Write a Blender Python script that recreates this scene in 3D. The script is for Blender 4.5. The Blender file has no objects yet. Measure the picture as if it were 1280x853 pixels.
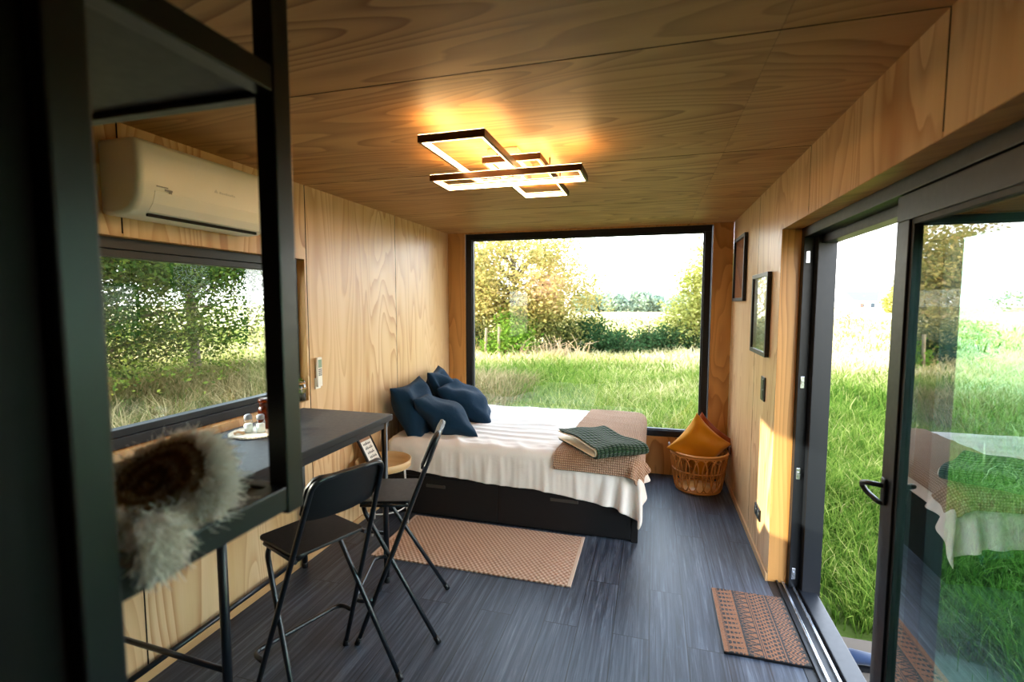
import bpy, bmesh, math, random
import numpy as np
from mathutils import Vector, Matrix, Euler
random.seed(7); RNG = np.random.default_rng(11)
PI = math.pi; rad = math.radians
SC = bpy.context.scene; COL = SC.collection
# ------------------------------------------------------------------ room dimensions (metres)
W, D, H, G = 2.926, 5.09, 2.5, -0.25
J = [-1.9, -0.738, 0.426, 1.59, 2.754, 3.92, D]          # plywood joints along the room

# ================================================================== materials
def lin(h):
    h = h.lstrip('#'); o = []
    for i in (0, 2, 4):
        c = int(h[i:i+2], 16)/255
        o.append(c/12.92 if c <= .04045 else ((c+.055)/1.055)**2.4)
    return (o[0], o[1], o[2], 1)
class NT:
    def __init__(s, name):
        s.m = bpy.data.materials.new(name); s.m.use_nodes = True
        s.t = s.m.node_tree; s.t.nodes.clear()
        s.out = s.n('ShaderNodeOutputMaterial')
    def n(s, typ, **kw):
        nd = s.t.nodes.new(typ)
        for k, v in kw.items():
            if k.startswith('_'): setattr(nd, k[1:], v)
            else: nd.inputs[k.replace('__', ' ')].default_value = v
        return nd
    def l(s, a, b): s.t.links.new(a, b)
    def math(s, op, a, b=None, c=None):
        nd = s.t.nodes.new('ShaderNodeMath'); nd.operation = op
        for i, v in enumerate((a, b, c)):
            if v is None: continue
            if isinstance(v, (int, float)): nd.inputs[i].default_value = v
            else: s.l(v, nd.inputs[i])
        return nd.outputs[0]
    def ramp(s, fac, stops, interp='LINEAR'):
        nd = s.t.nodes.new('ShaderNodeValToRGB'); nd.color_ramp.interpolation = interp
        e = nd.color_ramp.elements
        while len(e) < len(stops): e.new(.5)
        for i, (p, c) in enumerate(stops):
            e[i].position = p; e[i].color = lin(c) if isinstance(c, str) else c
        s.l(fac, nd.inputs[0]); return nd.outputs[0]
    def mix(s, fac, a, b, mode='MIX'):
        nd = s.t.nodes.new('ShaderNodeMix'); nd.data_type = 'RGBA'; nd.blend_type = mode
        for i, v in ((0, fac), (6, a), (7, b)):
            if isinstance(v, (int, float)): nd.inputs[i].default_value = v
            elif isinstance(v, (str, tuple)): nd.inputs[i].default_value = lin(v) if isinstance(v, str) else v
            else: s.l(v, nd.inputs[i])
        return nd.outputs[2]
    def coords(s, scale=(1, 1, 1), rot=(0, 0, 0), kind='Object'):
        tc = s.n('ShaderNodeTexCoord'); mp = s.n('ShaderNodeMapping', Scale=scale, Rotation=rot)
        s.l(tc.outputs[kind], mp.inputs[0]); return mp.outputs[0]
    def noise(s, vec, scale, detail=3, rough=.5, dist=0):
        nd = s.n('ShaderNodeTexNoise', Scale=scale, Detail=detail, Roughness=rough, Distortion=dist)
        if vec is not None: s.l(vec, nd.inputs['Vector'])
        return nd.outputs['Fac']
    def bsdf(s, color, rough=.5, metal=0, spec=.5, bump=None, bstr=.2, bdist=.01, **kw):
        b = s.n('ShaderNodeBsdfPrincipled')
        if isinstance(color, (str, tuple)): b.inputs['Base Color'].default_value = lin(color) if isinstance(color, str) else color
        else: s.l(color, b.inputs['Base Color'])
        if isinstance(rough, (int, float)): b.inputs['Roughness'].default_value = rough
        else: s.l(rough, b.inputs['Roughness'])
        b.inputs['Metallic'].default_value = metal; b.inputs['Specular IOR Level'].default_value = spec
        for k, v in kw.items(): b.inputs[k.replace('__', ' ')].default_value = v
        if bump is not None:
            bp = s.n('ShaderNodeBump', Strength=bstr, Distance=bdist); s.l(bump, bp.inputs['Height']); s.l(bp.outputs[0], b.inputs['Normal'])
        s.l(b.outputs[0], s.out.inputs[0]); return b

def plain(name, color, rough=.5, metal=0, spec=.5, **kw):
    """a painted/plastic/metal surface with a little procedural variation"""
    t = NT(name); v = t.noise(t.coords(), 9, 3)
    c = t.mix(t.math('MULTIPLY', v, .25), color, tuple(x*.75 for x in lin(color)[:3])+(1,))
    r = t.math('ADD', t.math('MULTIPLY', t.noise(t.coords(), 40, 2), .12), rough-.06)
    t.bsdf(c, r, metal, spec, **kw); return t.m

def plywood(name, along, light='#cda06c', mid='#bf8d56', dark='#9d6733', rough=.42, k=9.0, amp=1.0):
    """rotary-cut softwood ply; `along` = axis of the grain"""
    t = NT(name)
    tc = t.n('ShaderNodeTexCoord'); at = t.n('ShaderNodeAttribute', _attribute_name='seed')
    sx = t.n('ShaderNodeSeparateXYZ'); t.l(tc.outputs['Object'], sx.inputs[0])
    X, Y, Z = sx.outputs
    al = {'x': X, 'y': Y, 'z': Z}[along]
    if along == 'z': ac = t.math('ADD', X, Y)
    elif along == 'x': ac = t.math('ADD', Y, Z)
    else: ac = t.math('ADD', X, Z)
    sd = at.outputs['Fac']
    def vec(a, b):
        c = t.n('ShaderNodeCombineXYZ')
        t.l(t.math('ADD', t.math('MULTIPLY', ac, a), t.math('MULTIPLY', sd, 31.7)), c.inputs[0])
        t.l(t.math('ADD', t.math('MULTIPLY', al, b), t.math('MULTIPLY', sd, 17.3)), c.inputs[1])
        t.l(sd, c.inputs[2]); return c.outputs[0]
    n1 = t.noise(vec(2.3, .33), 1.0, 2.2, .45, .25)
    wob = t.noise(vec(16, 2.5), 1.0, 2, .5)
    ph = t.math('ADD', t.math('MULTIPLY', n1, k*2.2), t.math('MULTIPLY', wob, .35))
    fr = t.math('FRACT', ph)
    band = t.ramp(fr, [(0, (0, 0, 0, 1)), (.45, (.2, .2, .2, 1)), (.8, (.75, .75, .75, 1)), (.93, (1, 1, 1, 1)), (1, (0, 0, 0, 1))])
    big = t.noise(vec(1.2, .5), 1.0, 2, .5)
    patch = t.ramp(big, [(.32, (.25, .25, .25, 1)), (.68, (1, 1, 1, 1))])
    fac = t.math('MULTIPLY', t.math('MULTIPLY', band, patch), amp)
    base = t.mix(t.ramp(t.noise(vec(5, .25), 1, 3), [(.3, (0, 0, 0, 1)), (.7, (1, 1, 1, 1))]), light, mid)
    col = t.mix(t.math('MULTIPLY', fac, .8), base, dark)
    fib = t.noise(vec(150, 3.5), 1, 2, .6)
    col = t.mix(t.math('MULTIPLY', fib, .22), col, dark)
    # a few small knots
    vor = t.n('ShaderNodeTexVoronoi', Scale=1.0); t.l(vec(1.5, .55), vor.inputs['Vector'])
    kn = t.ramp(vor.outputs['Distance'], [(.0, (.85, .85, .85, 1)), (.03, (.55, .55, .55, 1)), (.09, (0, 0, 0, 1))])
    col = t.mix(kn, col, '#8a5527')
    t.bsdf(col, t.math('ADD', t.math('MULTIPLY', fib, .12), rough-.06), spec=.45, bump=fib, bstr=.05, bdist=.002)
    return t.m

def fabric(name, color, alt, weave=300, rough=.9, wr=.25, bstr=.3, sheen=.2):
    t = NT(name); v = t.coords()
    wv = t.noise(v, weave, 2); big = t.noise(v, 6, 4, .6, .5)
    c = t.mix(t.math('MULTIPLY', wv, .5), color, alt)
    h = t.math('ADD', t.math('MULTIPLY', wv, .15), t.math('MULTIPLY', big, wr))
    t.bsdf(c, rough, spec=.15, bump=h, bstr=bstr, bdist=.02, Sheen__Weight=sheen); return t.m

def glass(name, tint=(.93, .96, .95, 1), refl=1.0, ior=1.5):
    t = NT(name)
    tr = t.n('ShaderNodeBsdfTransparent', Color=tint); gl = t.n('ShaderNodeBsdfGlossy', Roughness=0.0, Color=(.95, .97, 1, 1))
    fr = t.n('ShaderNodeFresnel', IOR=ior); f = t.math('MINIMUM', t.math('MULTIPLY', fr.outputs[0], refl), .9)
    geo = t.n('ShaderNodeNewGeometry'); f = t.math('MULTIPLY', f, t.math('SUBTRACT', 1, geo.outputs['Backfacing']))   # reflect at the outer skin only
    mx = t.n('ShaderNodeMixShader'); t.l(f, mx.inputs[0]); t.l(tr.outputs[0], mx.inputs[1]); t.l(gl.outputs[0], mx.inputs[2])
    t.l(mx.outputs[0], t.out.inputs[0]); return t.m

def emit(name, color, strength):
    t = NT(name); e = t.n('ShaderNodeEmission', Color=color, Strength=strength); t.l(e.outputs[0], t.out.inputs[0]); return t.m

def leafmat(name, stops, trans=.45):
    t = NT(name); a = t.n('ShaderNodeAttribute', _attribute_name='tone')
    c = t.ramp(a.outputs['Fac'], stops)
    d = t.n('ShaderNodeBsdfDiffuse'); tr = t.n('ShaderNodeBsdfTranslucent'); mx = t.n('ShaderNodeMixShader'); mx.inputs[0].default_value = trans
    t.l(c, d.inputs[0]); t.l(c, tr.inputs[0]); t.l(d.outputs[0], mx.inputs[1]); t.l(tr.outputs[0], mx.inputs[2]); t.l(mx.outputs[0], t.out.inputs[0]); return t.m

M = {}
M['ply_v'] = plywood('plywood wall', 'z', '#e2c49b', '#d4ae7c', '#a9713e', k=12, amp=1.15, rough=.34)
M['ply_h'] = plywood('plywood ceiling', 'x', '#c79a64', '#b5834b', '#80501f', k=11, rough=.5, amp=1.3)
M['ply_edge'] = plywood('plywood reveal', 'z', '#dba562', '#c98f4c', '#96602a', k=10)
M['gap'] = plain('panel joint shadow gap', '#15100b', .9)
M['pine_trim'] = plywood('pine baseboard', 'y', '#c9a273', '#bd9262', '#a87a49', k=3)
M['blackmetal'] = plain('black powder-coated steel', '#0c1219', .34, 0, .6)
M['shelfmetal'] = plain('charcoal steel shelf', '#0b1118', .38, 0, .55)
M['cabinet'] = plain('dark cabinet laminate', '#06070a', .6, 0, .25)
M['alu'] = plain('anthracite aluminium', '#0f131a', .42, 0, .4)
M['seal'] = plain('black rubber seal', '#0a0b0d', .6)
M['silver'] = plain('brushed steel track', '#b9bec6', .25, .9)
M['blackwood'] = plain('black stained veneer', '#111215', .45, 0, .45)
M['bedblack'] = plain('black bed laminate', '#0c0d0f', .55, 0, .35)
M['handle'] = plain('dark bronze handle', '#4a4540', .4, .5)
M['white_plastic'] = plain('white plastic', '#f3efe7', .35)
M['grey_plastic'] = plain('grey plastic', '#77777a', .5)
M['dark_plastic'] = plain('black plastic', '#0d0e10', .4)
M['bronze'] = plain('bronze lamp profile', '#4a2d14', .4, .4)
M['lampwhite'] = plain('white lamp canopy', '#a89c8c', .5)
M['led'] = emit('warm led diffuser', (1.0, .60, .24, 1), 13.5)
M['glass'] = glass('window glass', (.95, .97, .96, 1), 1.6)
M['glass_side'] = glass('side window glass', (.90, .94, .92, 1), 1.6)
M['glass_door'] = glass('coated door glass', (.54, .76, .72, 1), 2.6)
M['jar'] = glass('bottle glass', (.9, .93, .92, 1), 1.5)
M['navy'] = fabric('navy linen', '#102c42', '#081b2a', 350, wr=.9, bstr=.75, sheen=.05)
M['white_cotton'] = fabric('off-white cotton', '#e2d9d0', '#d2c6bb', 300, wr=.5, bstr=.35)
M['mattress'] = fabric('mattress ticking', '#d8d4ce', '#c6c0b8', 200)
M['mustard'] = fabric('mustard cotton', '#c9871a', '#b57512', 300, wr=.5)
M['rust'] = fabric('rust cotton', '#8f4216', '#7a350f', 300, wr=.5)
M['fleece'] = fabric('cream fleece', '#e6d9c0', '#cfc0a4', 120, wr=.2, bstr=.6)
M['rattan'] = plain('rattan cane', '#dc9c52', .4)
M['rattan_dark'] = plain('wrapped cane', '#5e3018', .6)
M['nightwood'] = plywood('birch tray', 'x', '#d9b788', '#cda876', '#bd9563', k=2)
M['whitemetal'] = plain('white metal', '#d8d6d2', .4)
M['amber'] = None

def knit(name, a, b, sx, sy, bstr=.8):
    t = NT(name)
    uv = t.n('ShaderNodeUVMap', _uv_map='UVMap'); mp = t.n('ShaderNodeMapping', Scale=(sx, sy, 1)); t.l(uv.outputs[0], mp.inputs[0])
    s = t.n('ShaderNodeSeparateXYZ'); t.l(mp.outputs[0], s.inputs[0])
    wx = t.math('ABSOLUTE', t.math('SINE', s.outputs[0])); wy = t.math('ABSOLUTE', t.math('SINE', s.outputs[1]))
    h = t.math('MULTIPLY', wx, wy)
    c = t.mix(h, b, a); c = t.mix(t.math('MULTIPLY', t.noise(mp.outputs[0], .35, 2), .5), c, b)
    t.bsdf(c, .95, spec=.1, bump=h, bstr=bstr, bdist=.01, Sheen__Weight=.15); return t.m
M['throw'] = knit('beige waffle knit', '#cfab8e', '#906a50', 150, 300)
M['green'] = knit('forest green knit', '#2f4d2b', '#14261a', 40, 90, 1.0)

def rugmat():
    t = NT('woven jute rug'); v = t.coords()
    s = t.n('ShaderNodeSeparateXYZ'); t.l(v, s.inputs[0])
    u = t.math('MULTIPLY', s.outputs[0], 190); w = t.math('MULTIPLY', s.outputs[1], 150)
    ck = t.math('MULTIPLY', t.math('SINE', u), t.math('SINE', w))
    f = t.math('ADD', t.math('MULTIPLY', ck, .5), .5)
    base = t.mix(t.noise(v, 5, 3), '#a3704f', '#c8a68c')
    c = t.mix(f, t.mix(.55, base, '#7a4629'), '#d3b7a2')
    st = t.noise(t.coords((14, .8, 1)), 1, 2); c = t.mix(t.math('MULTIPLY', st, .35), c, '#c9aa92')
    t.bsdf(c, .95, spec=.1, bump=f, bstr=.9, bdist=.006); return t.m
M['rug'] = rugmat(); M['rug_edge'] = fabric('rug hem', '#c9b09c', '#b89c86', 200)

def floormat():
    t = NT('dark grey oak vinyl planks')
    v = t.coords((1, 1, 1), (0, 0, PI/2))
    br = t.n('ShaderNodeTexBrick', Scale=1.0, Color1=(.22, .22, .22, 1), Color2=(.85, .85, .85, 1), Mortar=(0, 0, 0, 1))
    br.offset = .37; br.inputs['Brick Width'].default_value = 1.25; br.inputs['Row Height'].default_value = .185
    br.inputs['Mortar Size'].default_value = .0022; br.inputs['Mortar Smooth'].default_value = .1
    t.l(v, br.inputs['Vector'])
    tone = br.outputs['Color']
    sp = t.n('ShaderNodeSeparateXYZ'); t.l(t.coords(), sp.inputs[0])
    cb = t.n('ShaderNodeCombineXYZ')
    rg = t.n('ShaderNodeSeparateColor'); t.l(tone, rg.inputs[0])
    t.l(t.math('ADD', t.math('MULTIPLY', sp.outputs[0], 38), t.math('MULTIPLY', rg.outputs[0], 40)), cb.inputs[0])
    t.l(t.math('MULTIPLY', sp.outputs[1], 1.25), cb.inputs[1])
    g = t.noise(cb.outputs[0], 1, 6, .72, 1.2)
    cb2 = t.n('ShaderNodeCombineXYZ'); t.l(t.math('MULTIPLY', sp.outputs[0], 140), cb2.inputs[0]); t.l(t.math('MULTIPLY', sp.outputs[1], 5), cb2.inputs[1])
    f = t.noise(cb2.outputs[0], 1, 2)
    col = t.ramp(g, [(.3, '#171c26'), (.46, '#353d4b'), (.58, '#545d6c'), (.74, '#838b98')])
    col = t.mix(t.math('MULTIPLY', f, .35), col, '#1d2026')
    col = t.mix(.4, col, tone, 'MULTIPLY')
    mort = t.math('SUBTRACT', 1, br.outputs['Fac'])
    col = t.mix(br.outputs['Fac'], col, '#0c0d10')
    t.bsdf(col, t.math('ADD', t.math('MULTIPLY', g, .2), .36), spec=.5, bump=t.math('MULTIPLY', t.math('ADD', g, f), mort), bstr=.12, bdist=.003)
    return t.m
M['floor'] = floormat()

def amber():
    t = NT('amber glass'); tr = t.n('ShaderNodeBsdfTransparent', Color=(.6, .2, .04, 1)); gl = t.n('ShaderNodeBsdfPrincipled')
    gl.inputs['Base Color'].default_value = lin('#4a1c06'); gl.inputs['Roughness'].default_value = .1
    mx = t.n('ShaderNodeMixShader'); mx.inputs[0].default_value = .55; t.l(tr.outputs[0], mx.inputs[1]); t.l(gl.outputs[0], mx.inputs[2]); t.l(mx.outputs[0], t.out.inputs[0]); return t.m
M['amber'] = amber()

def groundmat():
    t = NT('meadow soil and thatch'); v = t.coords()
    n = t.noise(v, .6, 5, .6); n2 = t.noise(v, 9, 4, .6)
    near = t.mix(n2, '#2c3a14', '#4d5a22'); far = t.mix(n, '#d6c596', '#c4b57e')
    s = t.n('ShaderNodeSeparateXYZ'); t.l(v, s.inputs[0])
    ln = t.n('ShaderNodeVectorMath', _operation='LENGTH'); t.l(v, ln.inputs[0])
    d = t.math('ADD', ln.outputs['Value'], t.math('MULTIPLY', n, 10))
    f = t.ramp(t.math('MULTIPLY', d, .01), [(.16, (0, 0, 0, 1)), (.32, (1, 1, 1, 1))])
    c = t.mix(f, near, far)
    t.bsdf(c, .95, spec=.1, bump=n2, bstr=.5, bdist=.05); return t.m
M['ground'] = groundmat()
M['soil'] = fabric('trodden soil and straw', '#565142', '#39362a', 60, bstr=.8)
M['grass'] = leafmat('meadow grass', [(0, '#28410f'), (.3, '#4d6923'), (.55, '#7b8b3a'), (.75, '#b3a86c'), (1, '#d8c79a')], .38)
M['leaf_gold'] = leafmat('hawthorn leaves', [(0, '#525a30'), (.4, '#918b4c'), (.7, '#bfa967'), (1, '#c89f82')], .5)
M['leaf_green'] = leafmat('green leaves', [(0, '#1c3a14'), (.5, '#3c6b22'), (1, '#7fa03a')], .45)
M['leaf_hedge'] = leafmat('hedge leaves', [(0, '#24391f'), (.5, '#43603a'), (1, '#7d9160')], .4)
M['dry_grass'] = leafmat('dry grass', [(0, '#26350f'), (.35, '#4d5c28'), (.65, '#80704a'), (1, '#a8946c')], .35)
M['leaf_beech'] = leafmat('beech leaves', [(0, '#15250f'), (.5, '#33491f'), (.85, '#6f7e30'), (1, '#cfc458')], .4)
M['leaf_far_haze'] = leafmat('haze-painted distant foliage', [(0, '#7d8f80'), (.6, '#94a38f'), (1, '#aab39a')], .3)  # distance haze painted into the leaf colour: pale and greyed
M['leaf_yellow'] = leafmat('sunny willow leaves', [(0, '#6f7636'), (.6, '#a8a758'), (1, '#d3c885')], .5)
M['leaf_red'] = leafmat('reddish shrub leaves', [(0, '#7a4a2a'), (1, '#b5744c')], .4)
M['bark'] = plain('grey bark', '#4b4034', .9)
M['postwood'] = plain('weathered post wood', '#8d7a63', .9)
M['house_white'] = plain('white render', '#e6e4e0', .8); M['house_roof'] = plain('grey slate roof', '#4c5563', .7); M['pane_dark'] = plain('dark window pane', '#3a4450', .2)
M['twig'] = plain('dry bleached stalks', '#b79a78', .9)

# ================================================================== geometry helpers
def addbox(bm, a, b, bevel=0.0, mi=0, seed=None, segs=2):
    lo = [min(a[i], b[i]) for i in range(3)]; hi = [max(a[i], b[i]) for i in range(3)]
    t = bmesh.new(); bmesh.ops.create_cube(t, size=1)
    for v in t.verts: v.co = [lo[i]+(v.co[i]+.5)*(hi[i]-lo[i]) for i in range(3)]
    if bevel > 0: bmesh.ops.bevel(t, geom=t.edges[:], offset=bevel, segments=segs, profile=.6, affect='EDGES')
    merge(bm, t, mi, seed)
def merge(bm, t, mi=0, seed=None, mat=None):
    if mat is not None: t.transform(mat)
    lay = bm.faces.layers.float.get('seed') or bm.faces.layers.float.new('seed')
    vm = [bm.verts.new(v.co) for v in t.verts]
    t.verts.index_update()
    for f in t.faces:
        try: nf = bm.faces.new([vm[v.index] for v in f.verts])
        except ValueError: continue
        nf.material_index = mi; nf.smooth = f.smooth
        if seed is not None: nf[lay] = seed
    t.free()
def smooth_path(pts, rad_=.05, n=6):
    """polyline with rounded corners"""
    pts = [Vector(p) for p in pts]; out = [pts[0]]
    for i in range(1, len(pts)-1):
        p, a, b = pts[i], pts[i-1], pts[i+1]
        r = min(rad_, (a-p).length*.49, (b-p).length*.49)
        p0 = p+(a-p).normalized()*r; p1 = p+(b-p).normalized()*r
        for k in range(n+1):
            t = k/n; out.append(p0*(1-t)**2+p*2*t*(1-t)+p1*t*t)
    out.append(pts[-1]); return out
def addtube(bm, pts, r, n=10, closed=False, mi=0, caps=True, r2=None):
    pts = [Vector(p) for p in pts]; N = len(pts); rings = []
    up = None
    for i, p in enumerate(pts):
        if closed: d = (pts[(i+1) % N]-pts[i-1]).normalized()
        else: d = (pts[min(i+1, N-1)]-pts[max(i-1, 0)]).normalized()
        if up is None:
            up = Vector((0, 0, 1)) if abs(d.z) < .9 else Vector((1, 0, 0))
        s = d.cross(up).normalized(); u = s.cross(d).normalized(); up = u
        rr = r if r2 is None else r+(r2-r)*i/max(1, N-1)
        rings.append([bm.verts.new(p+s*math.cos(2*PI*k/n)*rr+u*math.sin(2*PI*k/n)*rr) for k in range(n)])
    for i in range(N if closed else N-1):
        a, b = rings[i], rings[(i+1) % N]
        for k in range(n):
            f = bm.faces.new((a[k], a[(k+1) % n], b[(k+1) % n], b[k])); f.smooth = True; f.material_index = mi
    if caps and not closed:
        bm.faces.new(rings[0][::-1]).material_index = mi; bm.faces.new(rings[-1]).material_index = mi
def addlathe(bm, prof, c=(0, 0, 0), n=28, mi=0, wob=None):
    rings = []
    for (r, z) in prof:
        if r < 1e-6: rings.append([bm.verts.new((c[0], c[1], c[2]+z))]); continue
        rings.append([bm.verts.new((c[0]+r*math.cos(2*PI*k/n)*(1 if not wob else wob(2*PI*k/n)), c[1]+r*math.sin(2*PI*k/n)*(1 if not wob else wob(2*PI*k/n)), c[2]+z)) for k in range(n)])
    for a, b in zip(rings[:-1], rings[1:]):
        for k in range(n):
            k2 = (k+1) % n
            if len(a) == 1 and len(b) == 1: continue
            if len(a) == 1: vs = (a[0], b[k2], b[k])
            elif len(b) == 1: vs = (a[k], a[k2], b[0])
            else: vs = (a[k], a[k2], b[k2], b[k])
            f = bm.faces.new(vs); f.smooth = True; f.material_index = mi
def addgrid(bm, P, uv=True, mi=0, closed_u=False):
    """P: (ny, nx, 3) array -> quad grid with UVs"""
    ny, nx, _ = P.shape
    V = [[bm.verts.new(P[j, i]) for i in range(nx)] for j in range(ny)]
    ul = bm.loops.layers.uv.get('UVMap') or bm.loops.layers.uv.new('UVMap')
    for j in range(ny-1):
        for i in range(nx-1):
            f = bm.faces.new((V[j][i], V[j][i+1], V[j+1][i+1], V[j+1][i])); f.smooth = True; f.material_index = mi
            for lp, (a, b) in zip(f.loops, ((i, j), (i+1, j), (i+1, j+1), (i, j+1))): lp[ul].uv = (a/(nx-1), b/(ny-1))
    return V
def addpoly(bm, outline, n_vec, mi=0):
    """prism: closed outline (list of Vector) extruded by n_vec"""
    a = [bm.verts.new(p) for p in outline]; b = [bm.verts.new(Vector(p)+Vector(n_vec)) for p in outline]
    bm.faces.new(a[::-1]).material_index = mi; bm.faces.new(b).material_index = mi
    for i in range(len(a)):
        k = (i+1) % len(a); bm.faces.new((a[i], a[k], b[k], b[i])).material_index = mi
def newbm(): return bmesh.new()

ROOTM = {}
def thing(name, label, cat, loc=(0, 0, 0), rotz=0, group=None, kind=None):
    o = bpy.data.objects.new(name, None); COL.objects.link(o); o.empty_display_size = .1
    o.location = loc; o.rotation_euler = (0, 0, rotz)
    ROOTM[o] = Matrix.Translation(loc) @ Matrix.Rotation(rotz, 4, 'Z')
    return tag(o, label, cat, group, kind)
def tag(o, label, cat, group=None, kind=None):
    o['label'] = label; o['category'] = cat
    if group: o['group'] = group
    if kind: o['kind'] = kind
    return o
def mats(me, m):
    for x in (m if isinstance(m, (list, tuple)) else [m]): me.materials.append(M[x] if isinstance(x, str) else x)
def obj(name, bm, m, parent=None, local=False, loc=None, recalc=True, bevel=0, label=None):
    """link a bmesh as one mesh object. Coordinates are world ones unless local; with a parent they move into the root's frame"""
    if recalc: bmesh.ops.recalc_face_normals(bm, faces=bm.faces[:])
    root = None
    if parent is not None:
        root = parent
        while root not in ROOTM: root = root.parent
        if not local: bm.transform(ROOTM[root].inverted())
    elif loc is not None: bm.transform(Matrix.Translation(-Vector(loc)))
    me = bpy.data.meshes.new(name); bm.to_mesh(me); bm.free(); mats(me, m)
    o = bpy.data.objects.new(name, me); COL.objects.link(o)
    if parent is not None: o.parent = parent
    elif loc is not None: o.location = loc
    if bevel:
        md = o.modifiers.new('edge', 'BEVEL'); md.width = bevel; md.segments = 2; md.limit_method = 'ANGLE'; md.angle_limit = rad(40)
    if label: o['label'] = label
    return o
def npmesh(name, V, F, m, tone=None, parent=None, loc=None, smooth=False):
    """V (n,3), F list of (k, 4|3) int arrays"""
    V = np.asarray(V, np.float32)
    if parent is not None:
        root = parent
        while root not in ROOTM: root = root.parent
        V = V-np.array(ROOTM[root].translation, np.float32)
    elif loc is not None: V = V-np.array(loc, np.float32)
    me = bpy.data.meshes.new(name); me.vertices.add(len(V)); me.vertices.foreach_set('co', V.ravel())
    li = np.concatenate([f.ravel() for f in F]).astype(np.int32)
    tot = np.concatenate([np.full(len(f), f.shape[1]) for f in F]).astype(np.int32)
    st = np.concatenate([[0], np.cumsum(tot)[:-1]]).astype(np.int32)
    me.loops.add(len(li)); me.loops.foreach_set('vertex_index', li)
    me.polygons.add(len(tot)); me.polygons.foreach_set('loop_start', st)
    if smooth: me.polygons.foreach_set('use_smooth', np.ones(len(tot), bool))
    if tone is not None:
        a = me.attributes.new('tone', 'FLOAT', 'POINT'); a.data.foreach_set('value', np.asarray(tone, np.float32))
    me.update(calc_edges=True); me.validate(); mats(me, m)
    o = bpy.data.objects.new(name, me); COL.objects.link(o)
    if parent is not None: o.parent = parent
    elif loc is not None: o.location = loc
    return o
def copy_tree(o, parent=None):
    c = o.copy(); COL.objects.link(c)
    if parent is not None: c.parent = parent
    for ch in list(o.children): copy_tree(ch, c)
    if o in ROOTM: ROOTM[c] = ROOTM[o]
    return c

# ================================================================== the setting
def struct(name, bm, m, label, cat, **kw):
    o = obj(name, bm, m, **kw); return tag(o, label, cat, kind='structure')
T = .02; GP = .0035
def panel(bm, a, b, ax, seed, mi=0, side=1):
    n0 = len(bm.faces); addbox(bm, a, b, 0, mi, seed); bm.faces.ensure_lookup_table()
    for f in bm.faces[n0:]:
        f.normal_update()
        if abs(f.normal['xyz'.index(ax)]) < .5: f.material_index = side
def panel_rects(lo, hi, joints, holes, z0, z1):
    """split [lo,hi]x[z0,z1] at joints, minus rectangular holes (u0,u1,v0,v1)"""
    out = []
    js = [lo]+[j for j in joints if lo < j < hi]+[hi]
    for a, b in zip(js[:-1], js[1:]):
        cells = [(a+GP, b-GP, z0, z1)]
        for (u0, u1, v0, v1) in holes:
            nc = []
            for (p, q, r, s) in cells:
                if u1 <= p or u0 >= q or v1 <= r or v0 >= s: nc.append((p, q, r, s)); continue
                if p < u0: nc.append((p, u0, r, s))
                if u1 < q: nc.append((u1, q, r, s))
                m0, m1 = max(p, u0), min(q, u1)
                if r < v0: nc.append((m0, m1, r, v0))
                if v1 < s: nc.append((m0, m1, v1, s))
            cells = nc
        sd = random.random()*7+a
        out += [(c, sd) for c in cells]
    return out
Y0 = -1.9
# left wall, with the side window's opening
LW = (.95, 2.735, 1.085, 2.02)
bm = newbm()
for (a, b, c, d), sd in panel_rects(Y0, D, J, [LW], 0, H): panel(bm, (0, a, c), (-T, b, d), 'x', sd)
for (a, b, c, d) in [(Y0, LW[0]-.013, 0, H), (LW[1]+.013, D+.1, 0, H), (LW[0]-.013, LW[1]+.013, 0, LW[2]-.013), (LW[0]-.013, LW[1]+.013, LW[3]+.013, H)]:
    addbox(bm, (-T-.0005, a, c), (-.16, b, d), 0, 1)
for lo, hi in (((-.16, LW[0]-.012, LW[2]-.012), (-.0005, LW[0]+.001, LW[3]+.012)), ((-.16, LW[1]-.001, LW[2]-.012), (-.0005, LW[1]+.012, LW[3]+.012)), ((-.16, LW[0], LW[3]-.001), (-.0005, LW[1], LW[3]+.012)), ((-.16, LW[0], LW[2]-.012), (-.0005, LW[1], LW[2]+.001))):
    addbox(bm, lo, hi, 0, 2, random.random()*5)
struct('wall_left', bm, ['ply_v', 'gap', 'ply_edge'], 'pale plywood wall on the left with the side window opening', 'wall')
# right wall with the sliding door opening
RW = (.45, 3.26, -.1, 2.17)
bm = newbm()
for (a, b, c, d), sd in panel_rects(Y0, D, J, [RW], 0, H): panel(bm, (W, a, c), (W+T, b, d), 'x', sd)
for (a, b, c, d) in [(Y0, RW[0]-.016, 0, H), (RW[1]+.016, D+.1, 0, H), (RW[0]-.016, RW[1]+.016, RW[3]+.016, H)]:
    addbox(bm, (W+T+.0005, a, c), (W+.26, b, d), 0, 1)
addbox(bm, (W+.0005, RW[1]-.001, 0), (W+.105, RW[1]+.015, RW[3]), 0, 2, .31)
addbox(bm, (W+.0005, RW[0]-.015, 0), (W+.105, RW[0]+.001, RW[3]), 0, 2, .71)
addbox(bm, (W+.0005, RW[0], RW[3]-.001), (W+.105, RW[1], RW[3]+.015), 0, 2, .51)
struct('wall_right', bm, ['ply_v', 'gap', 'ply_edge'], 'pale plywood wall on the right around the sliding glass door', 'wall')
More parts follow.
